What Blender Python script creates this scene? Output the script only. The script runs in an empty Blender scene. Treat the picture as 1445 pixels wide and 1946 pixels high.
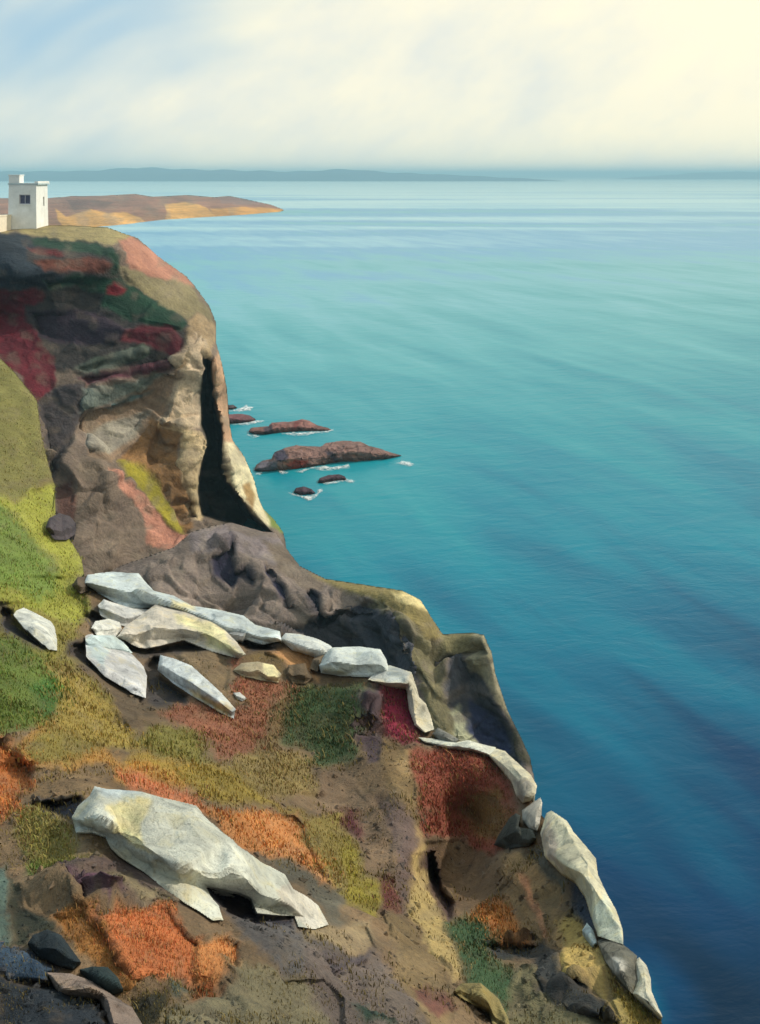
import bpy, bmesh, math, random
import numpy as np
from mathutils import Vector

# ------------------------------------------------------------------ camera, world, sun, exposure
random.seed(7)
SC = bpy.context.scene
COL = SC.collection
EYE = 60.0                       # height of the viewpoint above the sea (m)
F, CU, V0 = 1700.0, 722.5, 332.0  # focal length, centre column and horizon row of the survey frame (1445 x 1946)
W0, H0 = 1445.0, 1946.0

cam_d = bpy.data.cameras.new('camera')
cam = bpy.data.objects.new('camera', cam_d)
COL.objects.link(cam)
cam.location = (0, 0, EYE)
cam.rotation_euler = (math.radians(90), 0, 0)
cam_d.sensor_fit = 'VERTICAL'
cam_d.sensor_height = 36.0
cam_d.lens = 36.0 * F / H0
cam_d.shift_y = -(H0 / 2 - V0) / H0
cam_d.clip_start = 0.2
cam_d.clip_end = 200000
SC.camera = cam

SUN_AZ, SUN_EL = 66.0, 37.0       # degrees to the right of the view axis, degrees above the horizon
az, el = math.radians(SUN_AZ), math.radians(SUN_EL)
SUN_DIR = Vector((math.sin(az) * math.cos(el), math.cos(az) * math.cos(el), math.sin(el)))
sun_d = bpy.data.lights.new('sun', 'SUN')
sun_d.energy = 3.2
sun_d.angle = math.radians(1.2)
sun_d.color = (1.0, 0.93, 0.80)
sun = bpy.data.objects.new('sun', sun_d)
COL.objects.link(sun)
sun.location = (80, 40, 140)
sun.rotation_euler = SUN_DIR.to_track_quat('Z', 'Y').to_euler()

world = bpy.data.worlds.new('World')
SC.world = world
world.use_nodes = True
SKY_STRENGTH = 0.115


def build_world():
    nt = world.node_tree
    N, L = nt.nodes, nt.links
    N.clear()
    out = N.new('ShaderNodeOutputWorld')
    bg = N.new('ShaderNodeBackground')
    bg.inputs['Strength'].default_value = SKY_STRENGTH
    sky = N.new('ShaderNodeTexSky')
    sky.sky_type = 'NISHITA'
    sky.sun_disc = False
    sky.sun_elevation = el
    sky.sun_rotation = az
    sky.altitude = 60
    sky.air_density = 1.0
    sky.dust_density = 0.8
    sky.ozone_density = 1.6
    tc = N.new('ShaderNodeTexCoord')
    sep = N.new('ShaderNodeSeparateXYZ')
    L.new(tc.outputs['Generated'], sep.inputs[0])

    def math_(op, a, b=None, c=None):
        m = N.new('ShaderNodeMath')
        m.operation = op
        for i, s in enumerate((a, b, c)):
            if s is None:
                continue
            if isinstance(s, (int, float)):
                m.inputs[i].default_value = s
            else:
                L.new(s, m.inputs[i])
        return m.outputs[0]
    comb = N.new('ShaderNodeCombineXYZ')
    L.new(sep.outputs[0], comb.inputs[0]); L.new(sep.outputs[1], comb.inputs[1]); L.new(sep.outputs[2], comb.inputs[2])
    mp = N.new('ShaderNodeMapping')
    mp.vector_type = 'TEXTURE'
    mp.inputs['Rotation'].default_value = (0, math.radians(-30), 0)
    mp.inputs['Scale'].default_value = (.48, .48, .27)
    L.new(comb.outputs[0], mp.inputs[0])
    n1 = N.new('ShaderNodeTexNoise')
    n1.inputs['Scale'].default_value = 1.1
    n1.inputs['Detail'].default_value = 3.5
    n1.inputs['Roughness'].default_value = 0.56
    n1.inputs['Distortion'].default_value = 0.5
    L.new(mp.outputs[0], n1.inputs['Vector'])
    n2 = N.new('ShaderNodeTexNoise')
    n2.inputs['Scale'].default_value = 1.6
    n2.inputs['Detail'].default_value = 6
    n2.inputs['Roughness'].default_value = 0.6
    L.new(mp.outputs[0], n2.inputs['Vector'])
    # cloud thickens towards the sun's side of the sky
    dirx = math_('ADD', math_('MULTIPLY', sep.outputs[0], 0.80), math_('MULTIPLY', sep.outputs[1], 0.10))
    bias = math_('MULTIPLY', dirx, 1.25)
    low = math_('MULTIPLY', math_('MAXIMUM', math_('SUBTRACT', 0.20, sep.outputs[2]), 0.0), 0.9)   # thicker towards the horizon
    cov = math_('ADD', math_('ADD', n1.outputs['Fac'], bias), low)
    r1 = N.new('ShaderNodeValToRGB')
    r1.color_ramp.elements[0].position = 0.29
    r1.color_ramp.elements[0].color = (0, 0, 0, 1)
    r1.color_ramp.elements[1].position = 0.60
    r1.color_ramp.elements[1].color = (1, 1, 1, 1)
    r1.color_ramp.interpolation = 'EASE'
    L.new(cov, r1.inputs[0])
    r2 = N.new('ShaderNodeValToRGB')
    r2.color_ramp.elements[0].position = 0.30
    r2.color_ramp.elements[0].color = (7.0, 7.4, 7.0, 1)
    r2.color_ramp.elements[1].position = 0.62
    r2.color_ramp.elements[1].color = (9.9, 9.2, 6.9, 1)
    L.new(n2.outputs['Fac'], r2.inputs[0])
    # thin grey-blue veil under the bright cloud
    veil = N.new('ShaderNodeMix'); veil.data_type = 'RGBA'
    veil.inputs[0].default_value = 0.86
    veil.inputs[7].default_value = (3.9, 5.75, 6.9, 1)
    L.new(sky.outputs[0], veil.inputs[6])
    mx = N.new('ShaderNodeMix'); mx.data_type = 'RGBA'
    L.new(r1.outputs[0], mx.inputs[0])
    L.new(veil.outputs[2], mx.inputs[6])
    L.new(r2.outputs[0], mx.inputs[7])
    L.new(mx.outputs[2], bg.inputs['Color'])
    L.new(bg.outputs[0], out.inputs['Surface'])


build_world()
SC.view_settings.view_transform = 'Standard'
SC.view_settings.look = 'None'
SC.view_settings.exposure = 0.0
SC.view_settings.gamma = 1.0
SC.view_settings.use_curve_mapping = False
SC.render.engine = 'CYCLES'
SC.cycles.max_bounces = 5
SC.cycles.diffuse_bounces = 3
SC.cycles.glossy_bounces = 2
SC.cycles.transmission_bounces = 2
SC.cycles.volume_bounces = 0
SC.cycles.use_denoising = True
SC.cycles.caustics_reflective = False
SC.cycles.caustics_refractive = False


# ------------------------------------------------------------------ numeric helpers
def lin(c):
    c = np.asarray(c, float) / 255.0
    return np.where(c <= 0.04045, c / 12.92, ((c + 0.055) / 1.055) ** 2.4)


def to_world(u, v, d):
    return np.stack([(u - CU) * d / F, d, EYE - (v - V0) * d / F], -1)


def _hash(i, j, k, s):
    n = (i * 374761393 + j * 668265263 + k * 2147483647 + s * 1274126177) & 0xFFFFFFFF
    n = ((n ^ (n >> 13)) * 1274126177) & 0xFFFFFFFF
    n = ((n ^ (n >> 16)) * 2246822519) & 0xFFFFFFFF
    return ((n ^ (n >> 15)) & 0xFFFFFF) / float(0xFFFFFF)


def vnoise(p, s=0):
    """value noise in -1..1 at points p (n,3)"""
    f = np.floor(p).astype(np.int64)
    t = p - f
    t = t * t * t * (t * (t * 6 - 15) + 10)
    r = np.zeros(len(p))
    for a in (0, 1):
        for b in (0, 1):
            for c in (0, 1):
                w = (t[:, 0] if a else 1 - t[:, 0]) * (t[:, 1] if b else 1 - t[:, 1]) * (t[:, 2] if c else 1 - t[:, 2])
                r += w * _hash(f[:, 0] + a, f[:, 1] + b, f[:, 2] + c, s)
    return r * 2 - 1


def fbm(p, octaves=4, s=0, gain=0.5):
    r, a, tot = 0, 1.0, 0
    for o in range(octaves):
        r = r + a * vnoise(p * 2 ** o + 17.3 * o, s + o)
        tot += a
        a *= gain
    return r / tot


def facets(p, s=0, sharp=11.0):
    """chiselled planes: cells of a jittered lattice each carry a tilted plane and meet in slightly rounded edges; also returns a cell value"""
    f = np.floor(p).astype(np.int64)
    offs = [(a, b, c) for a in (-1, 0, 1) for b in (-1, 0, 1) for c in (-1, 0, 1)]
    best = np.full(len(p), 1e9)
    dist = []
    for a, b, c in offs:
        i, j, k = f[:, 0] + a, f[:, 1] + b, f[:, 2] + c
        q = np.stack([i + _hash(i, j, k, s), j + _hash(i, j, k, s + 1), k + _hash(i, j, k, s + 2)], -1)
        dd = np.sqrt(((p - q) ** 2).sum(-1))
        dist.append(dd)
        best = np.minimum(best, dd)
    val = np.zeros(len(p)); cid = np.zeros(len(p)); tot = np.zeros(len(p))
    for (a, b, c), dd in zip(offs, dist):
        m = np.where(dd - best < .45)[0]
        if not len(m):
            continue
        i, j, k = f[m, 0] + a, f[m, 1] + b, f[m, 2] + c
        q = np.stack([i + _hash(i, j, k, s), j + _hash(i, j, k, s + 1), k + _hash(i, j, k, s + 2)], -1)
        t = np.stack([_hash(i, j, k, s + 3), _hash(i, j, k, s + 4), _hash(i, j, k, s + 5)], -1) * 2 - 1
        w = np.exp(-(dd[m] - best[m]) * sharp)
        val[m] += w * (((p[m] - q) * t).sum(-1) * 1.2 + (_hash(i, j, k, s + 6) - .5) * .5)
        cid[m] += w * _hash(i, j, k, s + 7)
        tot[m] += w
    return val / tot, cid / tot


def sdf(poly, u, v, nearest=False):
    """signed distance (positive inside) of points to a polygon in the survey frame"""
    poly = np.asarray(poly, float)
    x0, y0 = poly[:, 0], poly[:, 1]
    x1, y1 = np.roll(x0, -1), np.roll(y0, -1)
    best = np.full(u.shape, 1e12)
    inside = np.zeros(u.shape, bool)
    bu = np.zeros(u.shape); bv = np.zeros(u.shape)
    for a, b, c, d in zip(x0, y0, x1, y1):
        ex, ey = c - a, d - b
        l2 = ex * ex + ey * ey + 1e-9
        t = np.clip(((u - a) * ex + (v - b) * ey) / l2, 0, 1)
        qx, qy = a + t * ex, b + t * ey
        dd = (u - qx) ** 2 + (v - qy) ** 2
        m = dd < best
        best = np.where(m, dd, best)
        if nearest:
            bu = np.where(m, qx, bu); bv = np.where(m, qy, bv)
        cr = ((b > v) != (d > v))
        with np.errstate(divide='ignore', invalid='ignore'):
            xi = a + (v - b) * ex / (ey if ey else 1e-9)
        inside ^= cr & (u < xi)
    s = np.sqrt(best) * np.where(inside, 1, -1)
    return (s, bu, bv) if nearest else s


class TPS:
    """thin-plate spline of log depth over the survey frame"""
    def __init__(self, pts, smooth=0.0):
        p = np.asarray(pts, float)
        self.c = p[:, :2] / 400.0
        n = len(p)
        K = self._k(self.c, self.c) + np.eye(n) * smooth
        P = np.concatenate([np.ones((n, 1)), self.c], 1)
        A = np.zeros((n + 3, n + 3))
        A[:n, :n] = K; A[:n, n:] = P; A[n:, :n] = P.T
        self.w = np.linalg.solve(A, np.concatenate([np.log(p[:, 2]), np.zeros(3)]))

    @staticmethod
    def _k(a, b):
        r2 = ((a[:, None, :] - b[None, :, :]) ** 2).sum(-1)
        return r2 * np.log(r2 + 1e-12) * 0.5

    def __call__(self, u, v):
        u = np.asarray(u, float); sh = u.shape
        q = np.stack([u.ravel(), np.asarray(v, float).ravel()], -1) / 400.0
        res = np.empty(len(q)); n = len(self.c)
        for i in range(0, len(q), 20000):
            b = q[i:i + 20000]
            res[i:i + 20000] = self._k(b, self.c) @ self.w[:n] + self.w[n] + b @ self.w[n + 1:]
        return np.exp(res).reshape(sh)


ZR = {'a': (0, 300, .41522), 'b': (0, 650, .41522), 'c': (0, 1050, .41522), 'd': (450, 1050, .41522),
      'e': (0, 1446, .44983), 'f': (600, 1380, .48443), 'g': (400, 740, .29066), 'o': (0, 0, 1.0)}


def pg(z, pts):
    """survey sheet coordinates -> survey frame"""
    x0, y0, s = ZR[z]
    return [(x0 + x * s, y0 + y * s) for x, y in pts]


def smoothstep(a, b, x):
    t = np.clip((x - a) / (b - a), 0, 1)
    return t * t * (3 - 2 * t)


# ------------------------------------------------------------------ materials
def node_mat(name):
    m = bpy.data.materials.new(name)
    m.use_nodes = True
    nt = m.node_tree
    return m, nt, nt.nodes['Principled BSDF']


def noise_node(nt, scale, detail=5, rough=0.6, vec=None, dist=0.0):
    n = nt.nodes.new('ShaderNodeTexNoise')
    n.inputs['Scale'].default_value = scale
    n.inputs['Detail'].default_value = detail
    n.inputs['Roughness'].default_value = rough
    n.inputs['Distortion'].default_value = dist
    if vec is not None:
        nt.links.new(vec, n.inputs['Vector'])
    return n


def ramp_node(nt, src, stops):
    r = nt.nodes.new('ShaderNodeValToRGB')
    e = r.color_ramp.elements
    e[0].position, e[0].color = stops[0][0], (*stops[0][1], 1)
    e[1].position, e[1].color = stops[-1][0], (*stops[-1][1], 1)
    for p, c in stops[1:-1]:
        k = e.new(p); k.color = (*c, 1)
    nt.links.new(src, r.inputs[0])
    return r.outputs[0]


def mul_col(nt, a, b, fac=1.0, mode='MULTIPLY'):
    m = nt.nodes.new('ShaderNodeMix')
    m.data_type = 'RGBA'
    m.blend_type = mode
    m.inputs[0].default_value = fac
    nt.links.new(a, m.inputs[6])
    nt.links.new(b, m.inputs[7])
    return m.outputs[2]


def ground_material(name, unit, bump=0.6, var=(0.62, 1.35), spec=0.25, rough=0.88):
    """colour comes from the 'tint' attribute (what grows or lies there, with some painted shade); grain and relief are procedural. unit = grain size in m"""
    m, nt, b = node_mat(name)
    at = nt.nodes.new('ShaderNodeAttribute'); at.attribute_name = 'tint'
    tc = nt.nodes.new('ShaderNodeTexCoord')
    o = tc.outputs['Object']
    n1 = noise_node(nt, 1.0 / (unit * 9), 6, 0.62, o, 0.6)
    n2 = noise_node(nt, 1.0 / unit, 6, 0.7, o)
    lo, hi = var
    c1 = ramp_node(nt, n1.outputs['Fac'], [(0.28, (lo, lo * .98, lo)), (0.5, (1, 1, 1)), (0.74, (hi, hi, hi * .94))])
    c2 = ramp_node(nt, n2.outputs['Fac'], [(0.25, (.66, .66, .68)), (0.5, (1, 1, 1)), (0.78, (1.38, 1.36, 1.28))])
    c = mul_col(nt, at.outputs['Color'], c1)
    c = mul_col(nt, c, c2)
    nt.links.new(c, b.inputs['Base Color'])
    b.inputs['Roughness'].default_value = rough
    b.inputs['Specular IOR Level'].default_value = spec
    bp = nt.nodes.new('ShaderNodeBump')
    bp.inputs['Strength'].default_value = bump
    bp.inputs['Distance'].default_value = unit * 1.2
    nt.links.new(n2.outputs['Fac'], bp.inputs['Height'])
    bp2 = nt.nodes.new('ShaderNodeBump')
    bp2.inputs['Strength'].default_value = bump
    bp2.inputs['Distance'].default_value = unit * 5
    nt.links.new(n1.outputs['Fac'], bp2.inputs['Height'])
    nt.links.new(bp.outputs[0], bp2.inputs['Normal'])
    nt.links.new(bp2.outputs[0], b.inputs['Normal'])
    return m


def plain_material(name, rgb, rough=0.8, grain=8.0, amt=0.25, bump=0.15):
    m, nt, b = node_mat(name)
    tc = nt.nodes.new('ShaderNodeTexCoord')
    n = noise_node(nt, grain, 6, 0.65, tc.outputs['Object'])
    c = np.asarray(rgb, float)
    col = ramp_node(nt, n.outputs['Fac'], [(0.3, tuple(c * (1 - amt))), (0.55, tuple(c)), (0.75, tuple(np.minimum(c * (1 + amt), .9)))])
    nt.links.new(col, b.inputs['Base Color'])
    b.inputs['Roughness'].default_value = rough
    bp = nt.nodes.new('ShaderNodeBump')
    bp.inputs['Strength'].default_value = bump
    bp.inputs['Distance'].default_value = 0.3 / grain
    nt.links.new(n.outputs['Fac'], bp.inputs['Height'])
    nt.links.new(bp.outputs[0], b.inputs['Normal'])
    return m


# ------------------------------------------------------------------ mesh helpers
def tag(o, label=None, cat=None, group=None, kind=None):
    if label: o['label'] = label
    if cat: o['category'] = cat
    if group: o['group'] = group
    if kind: o['kind'] = kind
    return o


def mesh_np(name, verts, faces, mat, tint=None, parent=None, smooth=True):
    me = bpy.data.meshes.new(name)
    verts = np.asarray(verts, np.float32)
    quads = np.asarray(faces, np.int32)
    k = quads.shape[1]
    me.vertices.add(len(verts)); me.vertices.foreach_set('co', verts.ravel())
    me.loops.add(quads.size); me.loops.foreach_set('vertex_index', quads.ravel())
    me.polygons.add(len(quads))
    me.polygons.foreach_set('loop_start', np.arange(0, quads.size, k, dtype=np.int32))
    me.polygons.foreach_set('use_smooth', np.full(len(quads), smooth))
    me.update(calc_edges=True)
    if tint is not None:
        at = me.attributes.new('tint', 'FLOAT_COLOR', 'POINT')
        at.data.foreach_set('color', np.concatenate([tint, np.ones((len(tint), 1))], 1).astype(np.float32).ravel())
    me.materials.append(mat)
    o = bpy.data.objects.new(name, me)
    COL.objects.link(o)
    if parent: o.parent = parent
    return o


def paint(u, v, base, patches, gain=1.0, warp=5.0, feather=3.0, seed=3, mottle=1.0, mute=0.0):
    """colour and roughness-kind of every surface point from the map of what grows or lies where, with some sun and shade painted in"""
    q = np.stack([u / 34.0, v / 34.0, np.zeros_like(u)], -1)
    q2 = q * 3.1
    uu = u + warp * 1.5 * fbm(q, 3, seed) + warp * .5 * fbm(q2 * 1.5, 3, seed + 9)
    vv = v + warp * 1.5 * fbm(q + 50, 3, seed + 5) + warp * .5 * fbm(q2 * 1.5 + 70, 3, seed + 11)
    col = np.tile(lin(base[0]), (len(u), 1))
    veg = np.full(len(u), float(base[1]))
    for c, kind, poly in patches:
        p = np.asarray(poly)
        m = (uu > p[:, 0].min() - 9) & (uu < p[:, 0].max() + 9) & (vv > p[:, 1].min() - 9) & (vv < p[:, 1].max() + 9)
        if not m.any():
            continue
        s = sdf(poly, uu[m], vv[m])
        w = smoothstep(-feather, feather, s)[:, None]
        col[m] = col[m] * (1 - w) + lin(c) * w
        veg[m] = veg[m] * (1 - w[:, 0]) + kind * w[:, 0]
    n3 = fbm(np.stack([u / 26, v / 20, 0 * u + 7], -1), 4, seed + 17)
    n4 = fbm(np.stack([(u + v * .6) / 60, (v - u * .5) / 16, 0 * u + 3], -1), 4, seed + 23)      # streaks down the slope
    w = mottle * (.50 * smoothstep(.05, .55, n3))[:, None]
    col = col * (1 - w) + (lin(base[0]) * .55 + col.mean(1, keepdims=True) * np.array([.5, .45, .33])) * w
    col = col * (1 + .38 * mottle * n4)[:, None]
    if mute:
        col = col * (1 - mute) + col.mean(1, keepdims=True) * np.array([1.06, 1.0, .82]) * mute
    return np.clip(col * gain, 0, .8), veg


def relief(name, outline, depth, step, mat, tints, digs=(), rim=(0.0, 10.0), rough=(), fac=(), skirt=((1.0, -1.0), (4.0, -8.0)),
           seed=1, parent=None, ret=None, calm=(), sharp=11.0, soft=1.0, strata=None, edge0=.25, edge_w=14.0, taper=0.0, planes=((), 0.0)):
    """landform surface: a fine sheet over the outline at the surveyed depths, chiselled and roughened in world space,
    carried over its crest and down the far side"""
    o = np.asarray(outline, float)
    us = np.arange(o[:, 0].min() - step * 2, o[:, 0].max() + step * 3, step)
    vs = np.arange(o[:, 1].min() - step * 2, o[:, 1].max() + step * 3, step)
    U, V = np.meshgrid(us, vs)
    sh = U.shape
    s, bu, bv = sdf(outline, U.ravel(), V.ravel(), True)
    # a slightly ragged edge
    keep = s > -step * 0.8
    mv = keep & (s < 0)
    uf, vf = U.ravel().copy(), V.ravel().copy()
    uf[mv], vf[mv] = bu[mv], bv[mv]
    d = np.empty(len(uf)); d[:] = 1.0
    idx_keep = np.where(keep)[0]
    d[idx_keep] = depth(uf[idx_keep], vf[idx_keep])
    # fill outside with nearest-ish values so gradients exist
    out_i = np.where(~keep)[0]
    near = (s[out_i] > -step * 3)
    if near.any():
        d[out_i[near]] = depth(uf[out_i[near]], vf[out_i[near]])
    if rim[0]:
        d *= 1 + rim[0] * np.exp(-np.maximum(s, 0) / rim[1])
    for poly, amt, feather in digs:
        p = np.asarray(poly)
        m = keep & (uf > p[:, 0].min() - feather) & (uf < p[:, 0].max() + feather) & (vf > p[:, 1].min() - feather) & (vf < p[:, 1].max() + feather)
        if m.any():
            sd = sdf(poly, uf[m], vf[m])
            d[m] += amt * smoothstep(-feather * .3, feather, sd)
    # each bank, slab and bed of the landform is a plane of its own, turned a little against its neighbours
    prng = np.random.RandomState(seed)
    for c_, k_, poly in planes[0]:
        p = np.asarray(poly)
        ctr = p.mean(0); Rp = max(np.ptp(p[:, 0]), np.ptp(p[:, 1])) / 2
        if Rp < 14:
            continue
        lum = float(np.dot(c_, (.3, .6, .1))) / 105.0 - 1.0
        t1 = np.clip(lum * 1.6, -1, 1) + prng.uniform(-.45, .45)
        t2 = -np.clip(lum * .7, -.5, .5) + prng.uniform(-.35, .35)
        m = keep & (uf > p[:, 0].min()) & (uf < p[:, 0].max()) & (vf > p[:, 1].min()) & (vf < p[:, 1].max())
        if not m.any():
            continue
        sd = sdf(poly, uf[m], vf[m])
        off = (t1 * (uf[m] - ctr[0]) + t2 * (vf[m] - ctr[1])) / 60.0
        d[m] *= 1 + planes[1] * np.clip(off, -1.3, 1.3) * smoothstep(0, 9, sd) * smoothstep(4, 40, s[m])
    P = to_world(uf, vf, d).reshape(*sh, 3)
    du = np.gradient(P, axis=1); dv = np.gradient(P, axis=0)
    Nn = np.cross(dv, du)
    Nn /= np.linalg.norm(Nn, axis=-1, keepdims=True) + 1e-9
    view = P - np.array([0, 0, EYE])
    flip = (Nn * view).sum(-1) > 0
    Nn[flip] *= -1
    P = P.reshape(-1, 3); Nn = Nn.reshape(-1, 3)
    kp = idx_keep
    remap = np.full(len(uf), -1); remap[kp] = np.arange(len(kp))
    Pk, Nk, uk, vk, sk = P[kp], Nn[kp], uf[kp], vf[kp], s[kp]
    col, veg = tints(uk, vk, Pk)
    rockw = 0.35 + 0.65 * (1 - np.clip(veg, 0, 1))
    edge = edge0 + (1 - edge0) * smoothstep(0, edge_w, sk)
    disp = np.zeros(len(kp))
    for i, (size, amp) in enumerate(fac):
        warp = fbm(Pk / size * 1.7, 2, seed + 31 + i)[:, None] * .25
        val, cid = facets(Pk / size * np.array([1, 1, 1.35]) + warp * soft, seed + 10 * i, sharp)
        disp += val * amp * rockw
        col = col * (1 + (cid[:, None] - .5) * 0.30 * rockw[:, None])
    for i, (size, amp, octv) in enumerate(rough):
        disp += fbm(Pk / size, octv, seed + 60 + i) * amp
    if strata:
        per, amp, tl = strata
        zz = (Pk[:, 2] + tl * Pk[:, 0] + per * 1.2 * fbm(Pk / (per * 6), 2, seed + 91)) / per
        fr = zz - np.floor(zz)
        lay = _hash(np.floor(zz).astype(np.int64), 0 * kp, 0 * kp, seed)
        disp += amp * rockw * ((lay - .5) * 1.4 + .6 * np.minimum(fr * 4, 1) * (1 - fr))
        col = col * (1 + .22 * (lay - .5) * rockw)[:, None]
    for poly in calm:
        p = np.asarray(poly)
        mg = 12 + .12 * np.ptp(p[:, 0])
        m = (uk > p[:, 0].min() - mg) & (uk < p[:, 0].max() + mg) & (vk > p[:, 1].min() - mg) & (vk < p[:, 1].max() + mg)
        disp[m] *= 1 - .9 * smoothstep(-mg, 4, sdf(poly, uk[m], vk[m]))
    vw = Pk - np.array([0, 0, EYE]); vw /= np.linalg.norm(vw, axis=1, keepdims=True)
    disp *= np.clip(np.abs((vw * Nk).sum(-1)) * 2.2 - .12, 0, 1)       # no relief on faces seen edge-on: it would tear the sheet
    Pk = Pk + Nk * (disp * edge)[:, None]
    idx = np.arange(len(uf)).reshape(sh)
    a, b, c, e = idx[:-1, :-1], idx[:-1, 1:], idx[1:, 1:], idx[1:, :-1]
    q = np.stack([a, e, c, b], -1).reshape(-1, 4)
    q = q[keep[q].all(-1)]
    q = remap[q]
    # far side: continue the sheet from its free edge
    ed = np.concatenate([q[:, [0, 1]], q[:, [1, 2]], q[:, [2, 3]], q[:, [3, 0]]])
    key = np.sort(ed, 1); key = key[:, 0].astype(np.int64) * len(Pk) + key[:, 1]
    _, inv, cnt = np.unique(key, return_inverse=True, return_counts=True)
    be = ed[cnt[inv] == 1]
    bvts = np.unique(be)
    V_all = [Pk]; T_all = [col]; Q_all = [q]
    prev = np.full(len(Pk), -1); prev[bvts] = bvts
    base = len(Pk)
    for k, (back, down) in enumerate(skirt):
        off = fbm(Pk[bvts] / max(abs(back), .1) / 2, 2, seed + 80 + k)[:, None] * np.array([.25, .25, .25]) * back
        ray = Pk[bvts] - np.array([0, 0, EYE]); ray /= np.linalg.norm(ray, axis=1, keepdims=True)
        inw = np.array([Pk[bvts].mean(0)]) - Pk[bvts]
        nv = Pk[bvts] + ray * back + np.array([0, 0, down]) + off * (.0 if k == 0 else .4) + inw * taper * (k + 1)
        V_all.append(nv); T_all.append(col[bvts])
        cur = np.full(len(Pk), -1); cur[bvts] = base + np.arange(len(bvts))
        Q_all.append(np.stack([prev[be[:, 0]], cur[be[:, 0]], cur[be[:, 1]], prev[be[:, 1]]], -1)[:, ::-1])
        prev = cur; base += len(bvts)
    ob = mesh_np(name, np.concatenate(V_all), np.concatenate(Q_all), mat, np.concatenate(T_all), parent)
    if ret is not None:
        ret.update(P=Pk, N=Nk, u=uk, v=vk, s=sk, col=col, veg=veg)
    return ob


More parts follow.
